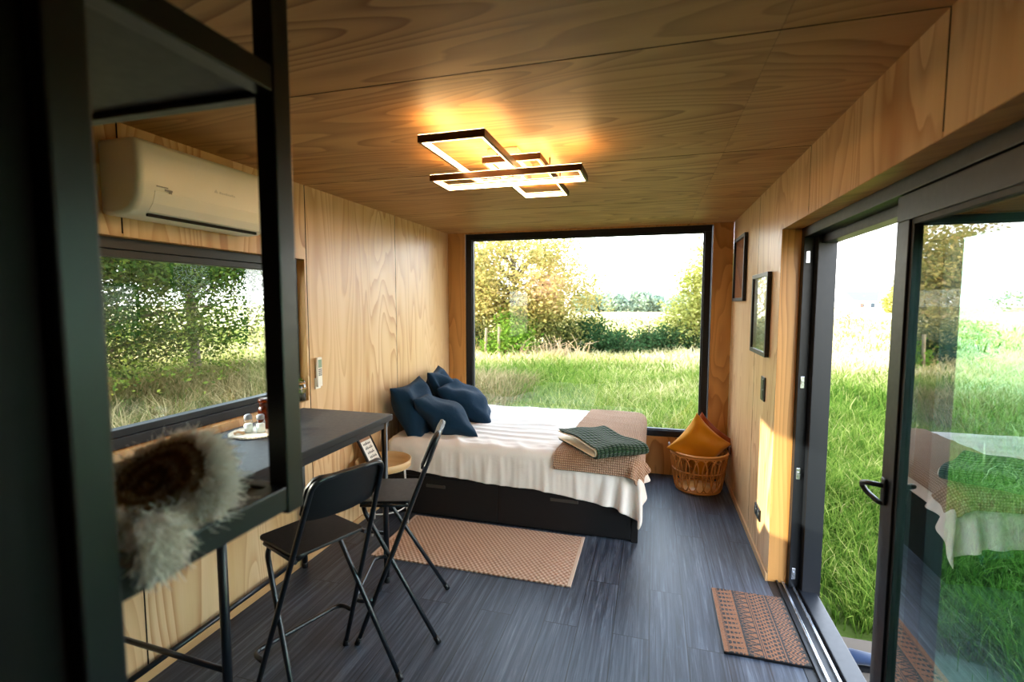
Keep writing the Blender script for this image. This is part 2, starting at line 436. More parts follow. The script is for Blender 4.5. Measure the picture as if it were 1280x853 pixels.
# back wall with the picture window opening
BW = (.2, 2.745, .385, 2.487)
bm = newbm()
for (a, b, c, d), sd in [((0, BW[0], 0, H), 1.2), ((BW[1], W, 0, H), 3.4), ((BW[0], BW[1], 0, BW[2]), 5.1), ((BW[0], BW[1], BW[3], H), 2.2)]:
    addbox(bm, (a, D, c), (b, D+T, d), 0, 0, sd); addbox(bm, (a, D+T+.0005, c), (b, D+.14, d), 0, 1)
struct('wall_back', bm, ['ply_edge', 'gap'], 'far end wall of golden plywood strips framing the big window', 'wall')
bm = newbm()
for (a, b, c, d), sd in panel_rects(0, W, [1.22, 2.44], [], 0, H): addbox(bm, (a, Y0, c), (b, Y0-T, d), 0, 0, sd)
addbox(bm, (-.1, Y0-T-.0005, 0), (W+.1, Y0-.12, H), 0, 1)
struct('wall_front', bm, ['ply_v', 'gap'], 'plywood wall behind the camera', 'wall')
# ceiling
bm = newbm()
for i in range(len(J)-1):
    for (a, b) in ((0, 2.53), (2.53, W)):
        panel(bm, (a+.0004, J[i]+GP*.9, H), (b-.0004, J[i+1]-GP*.9, H+.015), 'z', random.random()*9)
addbox(bm, (-.16, Y0-.1, H+.0155), (W+.2, D+.14, H+.2), 0, 1)
struct('ceiling', bm, ['ply_h', 'gap'], 'plywood panel ceiling with dark joints across the room', 'ceiling')
# floor
bm = newbm(); addbox(bm, (-.02, Y0, -.1), (W+.02, D, 0))
struct('floor', bm, 'floor', 'dark grey wood plank floor', 'floor')
bm = newbm(); addbox(bm, (.0005, Y0, 0), (.013, D, .045), .003, 0, .2)
struct('baseboard_left', bm, 'pine_trim', 'thin pine baseboard under the left wall', 'baseboard')
bm = newbm(); addbox(bm, (W-.013, RW[1], 0), (W-.0005, D, .05), .003, 0, .6)
struct('baseboard_right', bm, 'pine_trim', 'thin pine baseboard along the right wall by the basket', 'baseboard')

# ---------------- windows
def rect_frame(bm, ax, p0, p1, a0, a1, b0, b1, w, mi=0, bev=.003):
    """four bars of a rectangular frame; ax = thickness axis ('x' or 'y')"""
    for (c0, c1, d0, d1) in ((a0, a1, b0, b0+w), (a0, a1, b1-w, b1), (a0, a0+w, b0+w, b1-w), (a1-w, a1, b0+w, b1-w)):
        if ax == 'x': addbox(bm, (p0, c0, d0), (p1, c1, d1), bev, mi)
        else: addbox(bm, (c0, p0, d0), (c1, p1, d1), bev, mi)
w1 = thing('window_1', 'big picture window with black frame at the far end above the bed', 'window', ((BW[0]+BW[1])/2, D+.05, BW[2]), kind='structure')
bm = newbm(); rect_frame(bm, 'y', D+.012, D+.1, BW[0]+.012, BW[1]-.012, BW[2]+.002, BW[3]-.002, .062)
f = obj('window_frame', bm, 'alu', w1)
bm = newbm(); rect_frame(bm, 'y', D+.03, D+.08, BW[0]+.073, BW[1]-.073, BW[2]+.063, BW[3]-.063, .012, 0, .001); obj('glazing_seal', bm, 'seal', f)
bm = newbm(); addbox(bm, (BW[0]+.08, D+.05, BW[2]+.07), (BW[1]-.08, D+.056, BW[3]-.07)); obj('pane', bm, 'glass', w1)
w2 = thing('window_2', 'wide side window with black frame above the bar table', 'window', (-.1, (LW[0]+LW[1])/2, LW[2]), kind='structure')
bm = newbm(); rect_frame(bm, 'x', -.14, -.06, LW[0], LW[1], LW[2], LW[3], .05); f = obj('window_frame', bm, 'alu', w2)
bm = newbm(); rect_frame(bm, 'x', -.13, -.075, LW[0]+.05, LW[1]-.05, LW[2]+.05, LW[3]-.05, .035); obj('window_sash', bm, 'alu', f)
bm = newbm(); addbox(bm, (-.108, LW[0]+.08, LW[2]+.08), (-.102, LW[1]-.08, LW[3]-.08)); obj('pane', bm, 'glass_side', w2)

# ---------------- sliding door
d1 = thing('door_1', 'black aluminium sliding glass door standing half open on the right', 'door', (W+.16, 1.85, 0), kind='structure')
X0 = W+.106
bm = newbm()
addbox(bm, (X0, RW[1]-.05, .0), (X0+.15, RW[1], RW[3]), .003)
addbox(bm, (X0+.055, RW[1]-.115, .0), (X0+.15, RW[1]-.05, RW[3]-.05), .003)
addbox(bm, (X0, RW[0], 0), (X0+.15, RW[0]+.05, RW[3]), .003)
addbox(bm, (X0, RW[0]+.05, RW[3]-.055), (X0+.15, RW[1]-.05, RW[3]), .003)
addbox(bm, (X0+.075, RW[0]+.05, RW[3]-.1), (X0+.15, RW[1]-.05, RW[3]-.055), .002)
f = obj('door_frame', bm, 'alu', d1)
for z in (2.0, 1.27, .72, .1):
    bm = newbm(); addbox(bm, (X0+.012, RW[1]-.055, z-.035), (X0+.034, RW[1]-.0495, z+.035), .002); addbox(bm, (X0+.018, RW[1]-.06, z-.012), (X0+.028, RW[1]-.054, z+.012), .001)
    obj('strike_plate', bm, 'silver', f, label='small silver strike plate on the dark door jamb')
bm = newbm(); addbox(bm, (W-.0, RW[0], -.06), (X0+.14, RW[1], .004), .001); addbox(bm, (X0-.06, RW[0], .004), (X0-.05, RW[1]-.003, .02), .001)
addbox(bm, (X0+.045, RW[0], .004), (X0+.135, RW[1]-.05, .03), .004)
th = obj('threshold', bm, 'alu', d1)
bm = newbm()
for xx in (X0-.03, X0+.02): addbox(bm, (xx, RW[0], .004), (xx+.014, RW[1]-.003, .018), .002)
obj('track_rail', bm, 'silver', th, label='bright steel sliding track rail')
# moving leaf (inner track)
LY0, LY1 = .80, 2.095
bm = newbm(); rect_frame(bm, 'x', X0+.004, X0+.06, LY0, LY1, .03, RW[3]-.06, .09); lf = obj('sliding_leaf', bm, 'alu', d1)
bm = newbm(); rect_frame(bm, 'x', X0+.012, X0+.054, LY0+.09, LY1-.09, .12, RW[3]-.15, .018, 0, .001); obj('glazing_seal', bm, 'seal', lf)
bm = newbm(); addbox(bm, (X0+.026, LY0+.1, .13), (X0+.032, LY1-.1, RW[3]-.16)); obj('pane', bm, 'glass_door', lf)
bm = newbm()
hy, hz = LY1-.035, 1.045
addbox(bm, (X0-.006, hy-.016, hz-.05), (X0+.004, hy+.016, hz+.05), .006)
pth = [(X0-.0, hy, hz+.02), (X0-.045, hy+.005, hz+.025), (X0-.052, hy+.05, hz+.012), (X0-.046, hy+.066, hz-.004), (X0-.035, hy+.05, hz-.025), (X0-.012, hy+.005, hz-.045), (X0, hy, hz-.045)]
addtube(bm, smooth_path(pth, .02, 5), .0095, 10)
obj('door_handle', bm, 'dark_plastic', lf)
# fixed leaf (outer track)
bm = newbm(); rect_frame(bm, 'x', X0+.085, X0+.14, RW[0]+.05, 2.08, .03, RW[3]-.1, .125); ff = obj('fixed_leaf', bm, 'alu', d1)
bm = newbm(); addbox(bm, (X0+.106, RW[0]+.16, .14), (X0+.112, 1.96, RW[3]-.22)); obj('pane', bm, 'glass', ff)

# ================================================================== air conditioner
def rounded_rect(x0, x1, z0, z1, rs, n=5):
    """outline in (x,z), rs = radii for corners (x0z0, x1z0, x1z1, x0z1)"""
    out = []
    for (cx, cz, sx, sz, r, a0) in ((x0, z0, 1, 1, rs[0], PI), (x1, z0, -1, 1, rs[1], 1.5*PI), (x1, z1, -1, -1, rs[2], 0), (x0, z1, 1, -1, rs[3], .5*PI)):
        for k in range(n+1):
            a = a0+k/n*PI/2; out.append((cx+sx*r+r*math.cos(a), cz+sz*r+r*math.sin(a)))
    return out
AY0, AY1, AZ0, AZ1 = 1.515, 2.235, 2.095, 2.405
ac = thing('air_conditioner', 'white wall-mounted air conditioner on the left wall above the window', 'air conditioner', (0, (AY0+AY1)/2, AZ0))
prof = [(.0, 2.405), (.165, 2.405), (.19, 2.398), (.204, 2.38), (.207, 2.34), (.206, 2.25), (.2, 2.19), (.186, 2.15), (.16, 2.118), (.12, 2.1), (.06, 2.095), (.0, 2.1)]
bm = newbm(); rings = []
for (y, s) in ((AY0, .90), (AY0+.004, .955), (AY0+.014, .99), (AY0+.03, 1), (AY1-.03, 1), (AY1-.014, .99), (AY1-.004, .955), (AY1, .90)):
    rings.append([bm.verts.new((x*s, y, 2.25+(z-2.25)*s)) for x, z in prof])
for a, b in zip(rings[:-1], rings[1:]):
    for k in range(len(prof)-1):
        fc = bm.faces.new((a[k], a[k+1], b[k+1], b[k])); fc.smooth = True
    bm.faces.new((a[-1], a[0], b[0], b[-1]))
bm.faces.new(rings[0][::-1]); bm.faces.new(rings[-1])
obj('body', bm, 'white_plastic', ac)
bm = newbm()   # outlet flap following the curved front-bottom edge
fl = [(.2025, 2.2), (.2, 2.19), (.186, 2.15), (.16, 2.118), (.15, 2.1135)]
for (y0, y1) in ((AY0+.07, AY1-.05),):
    A = [bm.verts.new((x+.0012, y0, z-.0006)) for x, z in fl]; B = [bm.verts.new((x+.0012, y1, z-.0006)) for x, z in fl]
    A2 = [bm.verts.new((x-.006, y0, z+.004)) for x, z in fl]; B2 = [bm.verts.new((x-.006, y1, z+.004)) for x, z in fl]
    for k in range(4):
        bm.faces.new((A[k], A[k+1], B[k+1], B[k]))
        bm.faces.new((A[k], A2[k], A2[k+1], A[k+1])); bm.faces.new((B[k], B[k+1], B2[k+1], B2[k]))
    bm.faces.new((A[0], B[0], B2[0], A2[0])); bm.faces.new((A[4], A2[4], B2[4], B[4]))
fl_o = obj('outlet_flap', bm, 'white_plastic', ac)
bm = newbm(); addbox(bm, (.138, AY0+.075, 2.0985), (.150, AY1-.055, 2.112), .002)
obj('outlet_slot', bm, 'gap', ac, label='narrow dark air outlet slot')
bm = newbm(); addbox(bm, (.2055, AY0+.075, 2.218), (.2078, AY0+.125, 2.222), .0003); addbox(bm, (.2055, AY0+.11, 2.206), (.2076, AY0+.145, 2.214), .001); addbox(bm, (.2055, AY0+.128, 2.198), (.2072, AY0+.142, 2.207), .001)
obj('badge', bm, 'grey_plastic', ac, label='small grey printed badge')
bm = newbm()
addpoly(bm, [Vector((.2063, AY0+.355, 2.252)), Vector((.2063, AY0+.377, 2.252)), Vector((.2063, AY0+.366, 2.268))], (.0012, 0, 0))
for k in range(8): addbox(bm, (.206, AY0+.386+k*.0115, 2.252), (.2076, AY0+.394+k*.0115, 2.259+(.003 if k % 3 == 0 else 0)))
obj('logo', bm, 'whitemetal', ac, label='tiny pale triangle and lettering logo')

# ================================================================== ceiling light
cl = thing('ceiling_light', 'ceiling light of overlapping bronze rectangles with glowing warm strips', 'ceiling light', (1.45, 2.45, H))
def led_rect(name, x0, x1, y0, y1, z0, z1):
    w = .013
    bm = newbm(); rect_frame2(bm, x0, x1, y0, y1, w, z0, z1); fr = obj(name, bm, 'bronze', cl)
    bm = newbm(); rect_frame2(bm, x0+w, x1-w, y0+w, y1-w, .006, z0+.001, z0+.021)
    rect_frame2(bm, x0+.002, x1-.002, y0+.002, y1-.002, .009, z1+.0002, z1+.001)
    obj('led_strip', bm, 'led', fr, label='glowing warm white strip')
def rect_frame2(bm, x0, x1, y0, y1, w, z0, z1):
    for a, b in (((x0, y0), (x1, y0+w)), ((x0, y1-w), (x1, y1)), ((x0, y0+w), (x0+w, y1-w)), ((x1-w, y0+w), (x1, y1-w))):
        addbox(bm, (a[0], a[1], z0), (b[0], b[1], z1), .0008)
led_rect('light_frame', 1.262, 1.553, 1.868, 2.64, 2.388, 2.418)
led_rect('light_frame', 1.098, 1.87, 2.325, 2.56, 2.352, 2.382)
led_rect('light_frame', 1.372, 1.668, 2.345, 3.19, 2.424, 2.454)
bm = newbm(); addbox(bm, (1.39, 2.37, 2.456), (1.545, 2.70, H), .004)
cp = obj('canopy', bm, 'lampwhite', cl)
bm = newbm()
for k in range(4): addbox(bm, (1.44+k*.019, 2.40, 2.4545), (1.449+k*.019, 2.46, 2.457))
obj('vent_slot', bm, 'gap', cp)
for (x, y, z0, z1) in ((1.2685, 2.45, 2.382, 2.388), (1.5465, 2.45, 2.382, 2.388), (1.5465, 2.62, 2.418, 2.456), (1.3785, 2.63, 2.418, 2.424), (1.45, 2.3515, 2.454, H), (1.6615, 2.60, 2.454, H), (1.6615, 2.9, 2.454, H), (1.3785, 2.9, 2.454, H)):
    bm = newbm(); addtube(bm, [(x, y, z0), (x, y, z1)], .004, 8); obj('spacer', bm, 'bronze', cl)

# ================================================================== shelf unit and tall cabinet in the foreground
sh = thing('hanging_shelf', 'charcoal metal frame shelf hanging in the left foreground', 'shelf', (1.23, .61, 1.337))
SX0, SX1, SY0, SY1 = .86, 1.55, .442, .785
s = .042
for (x, y) in ((SX1-s, SY1-s), (SX0, SY1-s)):
    bm = newbm(); addbox(bm, (x, y, 1.337), (x+s, y+s, H), .003); obj('post', bm, 'shelfmetal', sh)
for z0 in (1.345, 2.105):
    bm = newbm()
    addbox(bm, (SX1-s+.002, SY0, z0), (SX1-.002, SY1-s, z0+.045), .003); obj('rail', bm, 'shelfmetal', sh)
    bm = newbm(); addbox(bm, (SX0+.002, SY0, z0), (SX0+s-.002, SY1-s, z0+.045), .003); obj('rail', bm, 'shelfmetal', sh)
    bm = newbm(); addbox(bm, (SX0+s, SY1-s+.01, z0), (SX1-s, SY1-.006, z0+.035), .003); obj('rail', bm, 'shelfmetal', sh)
    bm = newbm(); addbox(bm, (SX0+s, SY0, z0+.012), (SX1-s, SY1-s+.01, z0+.03), .002); obj('shelf_board', bm, 'blackwood', sh)
cb = thing('tall_cabinet', 'tall black cabinet at the left edge of the foreground', 'cabinet', (1.2, .1, 0))
bm = newbm(); addbox(bm, (.85, -.4, .0), (1.53, .437, H-.003), .004); obj('body', bm, 'cabinet', cb)
bm = newbm(); addbox(bm, (1.531, .392, 0.0), (1.556, .44, H-.003), .004); obj('corner_post', bm, 'shelfmetal', cb)

# ---------------- sheepskin on the shelf
def sheepskin():
    r = thing('sheepskin', 'fluffy cream sheepskin with brown centre draped on the metal shelf', 'sheepskin', (1.412, .59, 1.42))
    n = 34; P = np.zeros((n, n, 3)); rng = np.random.default_rng(3)
    for j in range(n):
        for i in range(n):
            u, v = i/(n-1)*2-1, j/(n-1)*2-1
            rr = math.hypot(u, v); th = math.atan2(v, u)
            k = max(abs(u), abs(v))/max(rr, 1e-6)
            a = .122*(1+.08*math.sin(3*th+1)+.05*math.sin(7*th)); b = .105*(1+.08*math.sin(4*th))
            P[j, i] = (1.412+u*k*a, .590+v*k*b, 1.392+.05*math.sqrt(max(0, 1-(rr*k)**4*1.0)) + max(-.012, v*k*.085)-.01)
    bm = newbm(); addgrid(bm, P)
    bm.normal_update(); bmesh.ops.solidify(bm, geom=bm.faces[:], thickness=.01)
    t = NT('sheepskin hide'); v = t.coords()
    ln = t.n('ShaderNodeVectorMath', _operation='LENGTH'); t.l(v, ln.inputs[0])
    c = t.ramp(t.math('ADD', ln.outputs['Value'], t.math('MULTIPLY', t.noise(v, 18, 2), .05)), [(.04, '#3a2408'), (.075, '#6b4a1c'), (.095, '#8e7245'), (.12, '#cfc4ab')])
    t.bsdf(c, .95, spec=.1, bump=t.noise(v, 120, 3), bstr=.8, bdist=.01)
    hide = obj('hide', bm, t.m, r)
    # wool locks: curved tapered strands
    V = []; F4 = []; F3 = []; tn = []
    def strand(p, d, L, w, tone):
        p = np.array(p, float); d = np.array(d, float); d /= np.linalg.norm(d)
        sd = np.cross(d, rng.normal(size=3)); sd /= np.linalg.norm(sd); curl = rng.normal(size=3)*.35
        b0 = len(V)
        for k in range(4):
            t_ = k/3; c = p+d*L*t_+curl*L*t_*t_+np.array([0, 0, -.25*L*t_*t_]); ww = w*(1-.75*t_)
            V.append(c-sd*ww); V.append(c+sd*ww); tn.append(tone); tn.append(tone)
        for k in range(3): F4.append((b0+2*k, b0+2*k+1, b0+2*k+3, b0+2*k+2))
    for q in range(9000):
        th = rng.uniform(0, 2*PI); rr = math.sqrt(rng.uniform(.0, 1.04))
        u, v = rr*math.cos(th), rr*math.sin(th)
        a = .122*(1+.08*math.sin(3*th+1)+.05*math.sin(7*th)); b = .105*(1+.08*math.sin(4*th))
        z = 1.395+.05*math.sqrt(max(0, 1-min(1, rr)**4))+max(-.012, v*.085)-.01
        if rr < .66: L = .008; tone = .12+.25*rr+.12*math.sin(rr*26)+rng.uniform(0, .1)
        else: L = rng.uniform(.012, .026); tone = min(1, .62+(rr-.6)*1.6)+rng.uniform(-.1, .1)
        out = np.array([u*1.0, v*1.0, .5*(1.15-rr)+.12])+rng.normal(size=3)*.25
        strand((1.412+u*a, .590+v*b, z), out, L, .0016, tone)
    # the tail hanging over the near end of the rail
    for q in range(2600):
        t_ = rng.uniform(0, 1); w = rng.uniform(-1, 1)
        c = np.array([1.528+.03*min(1, t_*2.2), .50+.022*w-.012*t_, 1.425-.075*max(0, t_-.3)])+rng.normal(size=3)*.005
        strand(c, np.array([.7, w*.5, -.6])+rng.normal(size=3)*.4, rng.uniform(.012, .02), .0014, rng.uniform(.75, 1))
    wm = leafmat('sheep wool', [(0, '#4a3212'), (.25, '#8d6c3a'), (.5, '#d6c9ae'), (.7, '#f3eee3'), (1, '#fbf9f3')], .25)
    o = npmesh('wool', np.array(V), [np.array(F4)], wm, tn, parent=r); o['kind'] = 'stuff'
sheepskin()

# ================================================================== bar table
bt = thing('bar_table', 'long black bar table against the left wall under the window', 'table', (.34, 2.03, 0))
bm = newbm(); addbox(bm, (.012, 1.385, 1.012), (.668, 2.665, 1.05), .004); obj('table_top', bm, 'blackwood', bt)
LX0, LX1, LYA, LYB = .04, .645, 1.42, 2.60
for (x, y) in ((LX0, LYA), (LX1, LYA), (LX0, LYB), (LX1, LYB)):
    bm = newbm(); addtube(bm, [(x, y, .012), (x, y, 1.012)], .0175, 14); lg = obj('leg', bm, 'blackmetal', bt)
    bm = newbm(); addlathe(bm, [(0, 0), (.018, 0), (.0195, .005), (.0195, .03), (.018, .034), (0, .034)], (x, y, 0), 14); obj('foot_cap', bm, 'dark_plastic', lg)
bm = newbm(); addtube(bm, [(LX0, LYA, .335), (LX1, LYA, .31)], .011, 10); obj('crossbar', bm, 'blackmetal', bt)
bm = newbm(); addtube(bm, [(LX0, LYB, .31), (LX1, LYB, .31)], .011, 10); obj('crossbar', bm, 'blackmetal', bt)
bm = newbm(); addtube(bm, [(LX0, LYA, .085), (LX0, LYB, .085)], .0135, 10); obj('crossbar', bm, 'blackmetal', bt)
bm = newbm(); rect_frame3 = [addbox(bm, a, b, .002) for a, b in (((.03, 1.40, .975), (.65, 1.425, 1.0115)), ((.03, 2.625, .975), (.65, 2.65, 1.0115)), ((.03, 1.425, .975), (.055, 2.625, 1.0115)), ((.63, 1.425, .975), (.655, 2.625, 1.0115)))]
obj('apron', bm, 'blackmetal', bt)

# ================================================================== bar stools
SP = dict(wf=.232, yf=.162, wt=.165, yb=-.25, zt=1.059, wr=.238, yr=.254, ws=.158, ys=.148, zs=.70)
def bar_stool(label, loc, rot, group):
    r = thing('bar_stool', label, 'bar stool', loc, rot, group)
    p = SP; R_ = .0115
    bf = lambda s, z: Vector((s*(p['wf']+(p['wt']-p['wf'])*z/p['zt']), p['yf']+(p['yb']-p['yf'])*z/p['zt'], z))
    ffz = lambda s, z: Vector((s*(p['wr']+(p['ws']-p['wr'])*z/p['zs']), -p['yr']+(p['ys']+p['yr'])*z/p['zs'], z))
    bm = newbm(); pts = [bf(-1, .018), bf(-1, .5), bf(-1, p['zt']), bf(1, p['zt']), bf(1, .5), bf(1, .018)]
    addtube(bm, smooth_path(pts, .055, 8), R_, 12); b = obj('back_frame', bm, 'blackmetal', r, local=True)
    bm = newbm(); pts = [ffz(-1, .018), ffz(-1, .4), ffz(-1, p['zs']-.01), ffz(1, p['zs']-.01), ffz(1, .4), ffz(1, .018)]
    addtube(bm, smooth_path(pts, .06, 8), R_, 12); f_ = obj('front_frame', bm, 'blackmetal', r, local=True)
    for (fn, par) in ((bf, b), (ffz, f_)):
        for s in (-1, 1):
            bm = newbm(); a, c = fn(s, 0), fn(s, .035)
            addtube(bm, [a+Vector((0, 0, .002)), c], .0142, 12); obj('foot_cap', bm, 'dark_plastic', par, local=True)
    # seat board
    bm = newbm(); o = rounded_rect(-.165, .165, -.108, .198, (.025,)*4, 5)
    addpoly(bm, [Vector((x, y, .706)) for x, y in o], (0, 0, .014)); obj('seat', bm, 'blackwood', r, local=True, bevel=.003)
    for s in (-1, 1):
        bm = newbm(); addtube(bm, [(s*.168, -.11, .697), (s*.160, .15, .697)], .0085, 8); obj('seat_rail', bm, 'blackmetal', r, local=True)
    # backrest board: rounded rectangle bent gently, in the plane of the back frame
    bm = newbm(); n1, n2 = 14, 8
    up = (bf(0, 1)-bf(0, 0)).normalized(); nor = Vector((0, up.z, -up.y))
    rings = []
    cz = p['zt']-.085; c0 = bf(0, cz)
    out = rounded_rect(-.182, .182, -.105, .103, (.035, .035, .055, .055), 7)
    fr = []; bk = []
    for (x, h) in out:
        q = c0+Vector((x, 0, 0))+up*h-nor*(.035*(1-(x/.18)**2))+nor*.012
        fr.append(bm.verts.new(q+nor*.006)); bk.append(bm.verts.new(q-nor*.006))
    # fill by strips across the width for a smooth bend
    bm.free(); bm = newbm()
    nx = 17; rows = []
    for i in range(nx):
        x = -.182+.364*i/(nx-1); ax = abs(x); e = .182-ax
        top = .103-(0.055-math.sqrt(max(0, .055**2-(.055-e)**2)) if e < .055 else 0)
        bot = -.105+(0.035-math.sqrt(max(0, .035**2-(.035-e)**2)) if e < .035 else 0)
        base = c0+Vector((x, 0, 0))-nor*(.03*(1-(x/.182)**2))+nor*.016
        rows.append([bm.verts.new(base+up*(bot+(top-bot)*k/4)) for k in range(5)])
    for i in range(nx-1):
        for k in range(4):
            fc = bm.faces.new((rows[i][k], rows[i+1][k], rows[i+1][k+1], rows[i][k+1])); fc.smooth = True
    bm.normal_update(); bmesh.ops.solidify(bm, geom=bm.faces[:], thickness=.013)
    obj('backrest', bm, 'blackwood', r, local=True, bevel=.002)
    # footrest: U bar pushed forward of the front legs
    bm = newbm(); z = .225; a, c = bf(-1, z), bf(1, z)
    pts = [a, a+Vector((0, .10, -.006)), c+Vector((0, .10, -.006)), c]
    addtube(bm, smooth_path(pts, .06, 7), .0105, 12); obj('footrest', bm, 'blackmetal', r, local=True)
    return r
bar_stool('black folding bar stool nearest the camera, backrest turned away from the table', (.805, 1.766, 0), rad(69.7), 'folding bar stools')
bar_stool('black folding bar stool nearer the bed, seen edge-on beside the rug', (.873, 2.327, 0), rad(108), 'folding bar stools')

# ================================================================== things on the table and sill
ta = thing('table_mat', 'round cream crocheted mat on the black bar table', 'mat', (.215, 2.065, 1.05))
bm = newbm(); addlathe(bm, [(0, .0), (.11, 0), (.118, .004), (.11, .008), (.06, .009), (0, .008)], (.215, 2.065, 1.0505), 40, wob=lambda a: 1+.012*math.sin(9*a)); obj('woven_disc', bm, 'fleece', ta)
bm = newbm()
for k in range(130):
    a = 2*PI*(k+random.uniform(-.4, .4))/130; x, y = .215+.113*math.cos(a), 2.065+.113*math.sin(a)
    addtube(bm, [(x, y, 1.055), (x+.015*math.cos(a), y+.015*math.sin(a), 1.058+random.random()*.004), (x+random.uniform(.018, .03)*math.cos(a+.1), y+random.uniform(.018, .03)*math.sin(a+.1), 1.0535)], .0034, 5, r2=.0018)
fr = obj('fringe', bm, 'fleece', ta); fr['kind'] = 'stuff'
TZ = 1.0595
ab = thing('amber_bottle', 'brown amber glass jar on the cream mat', 'bottle', (.20, 2.135, TZ))
bm = newbm(); addlathe(bm, [(0, 0), (.03, 0), (.034, .004), (.034, .1), (.031, .112), (.026, .118), (.026, .135), (.029, .137), (.029, .142), (.0, .142)], (.20, 2.135, TZ), 28); obj('jar_body', bm, 'amber', ab)
bm = newbm(); addlathe(bm, [(0, .143), (.031, .143), (.032, .146), (.032, .158), (.03, .161), (0, .161)], (.20, 2.135, TZ), 28); obj('cap', bm, 'amber', ab)
def shaker(label, x, y):
    r = thing('shaker', label, 'shaker', (x, y, TZ), 0, 'salt and pepper shakers')
    bm = newbm(); addlathe(bm, [(0, 0), (.02, 0), (.023, .003), (.023, .055), (.019, .066), (.017, .07), (0, .07)], (x, y, TZ), 24); obj('glass_body', bm, 'jar', r)
    bm = newbm(); addlathe(bm, [(0, .002), (.0205, .002), (.0205, .045), (0, .047)], (x, y, TZ), 20); obj('contents', bm, 'white_plastic', r)
    bm = newbm(); addlathe(bm, [(0, .0705), (.019, .0705), (.02, .073), (.019, .09), (.012, .096), (0, .097)], (x, y, TZ), 24); obj('lid', bm, 'grey_plastic', r)
shaker('clear glass shaker with grey lid, left of the pair on the mat', .185, 2.035)
shaker('clear glass shaker with grey lid, beside the amber jar', .245, 2.055)
bm = newbm()
for k, a in enumerate((0, .5, 1.1)):
    c = Vector((.17, 1.99, TZ+.006)); d = Vector((math.cos(a), math.sin(a), 0))*.025
    addtube(bm, [c-d, c-d*.3+Vector((0, 0, .004+k*.002)), c+d], .005, 8)
tag(obj('twig_bundle', bm, 'pine_trim', loc=(.17, 1.99, TZ)), 'small brown twig bundle lying on the cream mat', 'twigs')

pj = thing('plant_jar', 'glass jar of small plant sprigs in the window corner', 'plant jar', (-.028, 2.672, LW[2]))
bm = newbm(); c = (-.028, 2.672, LW[2])
addlathe(bm, [(0, .0), (.044, 0), (.05, .006), (.05, .105), (.043, .12), (.041, .128), (.044, .13), (.044, .138), (.038, .138), (.038, .12), (.045, .102), (.045, .01), (0, .008)], c, 28); obj('jar_glass', bm, 'jar', pj)
bm = newbm(); addlathe(bm, [(0, .012), (.0435, .012), (.0435, .05), (0, .055)], c, 24); obj('soil', bm, 'bark', pj)
bm = newbm()
for z in (.121, .125, .092): addtube(bm, [(c[0]+(.0445 if z > .1 else .0515)*math.cos(t), c[1]+(.0445 if z > .1 else .0515)*math.sin(t), c[2]+z) for t in np.linspace(0, 2*PI, 25)[:-1]], .0022, 6, closed=True)
obj('twine', bm, 'rattan', pj)
V = []; F = []; tn = []; rng = np.random.default_rng(5)
for q in range(90):
    th = rng.uniform(0, 2*PI); rr = rng.uniform(0, .045); z = c[2]+rng.uniform(.05, .155)
    p = np.array([c[0]+rr*math.cos(th), c[1]+rr*math.sin(th), z]); u = rng.normal(size=3); u /= np.linalg.norm(u); w = np.cross(u, rng.normal(size=3)); w /= np.linalg.norm(w)
    b = len(V); V += [p-u*.012, p+w*.005, p+u*.012, p-w*.005]; tn += [rng.uniform(.2, 1)]*4; F.append((b, b+1, b+2, b+3))
npmesh('sprigs', np.array(V), [np.array(F)], 'leaf_green', tn, parent=pj)['kind'] = 'stuff'

rc = thing('remote_control', 'white remote control in its holder on the left plywood wall', 'remote control', (0, 2.82, 1.15))
bm = newbm(); addbox(bm, (.0, 2.795, 1.15), (.012, 2.848, 1.225), .003); obj('holder', bm, 'white_plastic', rc)
bm = newbm(); addbox(bm, (.012, 2.798, 1.165), (.03, 2.845, 1.365), .005); obj('body', bm, 'white_plastic', rc)
t = NT('lcd'); t.bsdf('#8fa79a', .2); M['lcd'] = t.m
bm = newbm(); addbox(bm, (.0295, 2.804, 1.295), (.0315, 2.839, 1.35), .0005); obj('screen', bm, 'lcd', rc)
bm = newbm()
for i in range(4):
    for k in range(2): addbox(bm, (.0295, 2.806+k*.018, 1.24+i*.013), (.0318, 2.82+k*.018, 1.249+i*.013), .0005)
obj('buttons', bm, 'grey_plastic', rc)

# ================================================================== bedside table, print, dish
NX, NY, NZ, NR = .235, 3.27, .49, .205
ns = thing('side_table', 'round pale wooden tray table with thin white legs beside the bed', 'side table', (NX, NY, 0))
bm = newbm(); addlathe(bm, [(0, NZ-.012), (NR-.008, NZ-.012), (NR, NZ-.006), (NR+.004, NZ+.045), (NR-.004, NZ+.047), (NR-.012, NZ+.002), (0, NZ)], (NX, NY, 0), 44); obj('tray_top', bm, 'nightwood', ns)
for k in range(3):
    a = 2*PI*k/3+.5; bm = newbm()
    addtube(bm, [(NX+(NR-.05)*math.cos(a), NY+(NR-.05)*math.sin(a), NZ-.012), (NX+(NR-.03)*math.cos(a), NY+(NR-.03)*math.sin(a), .003)], .008, 10); obj('leg', bm, 'whitemetal', ns)
bm = newbm(); addtube(bm, [(NX+(NR-.038)*math.cos(t), NY+(NR-.038)*math.sin(t), .17) for t in np.linspace(0, 2*PI, 33)[:-1]], .005, 8, closed=True); obj('leg_ring', bm, 'whitemetal', ns)
pf = thing('standing_print', 'small framed print with dark lettering leaning on the round side table', 'picture', (.13, 3.25, NZ))
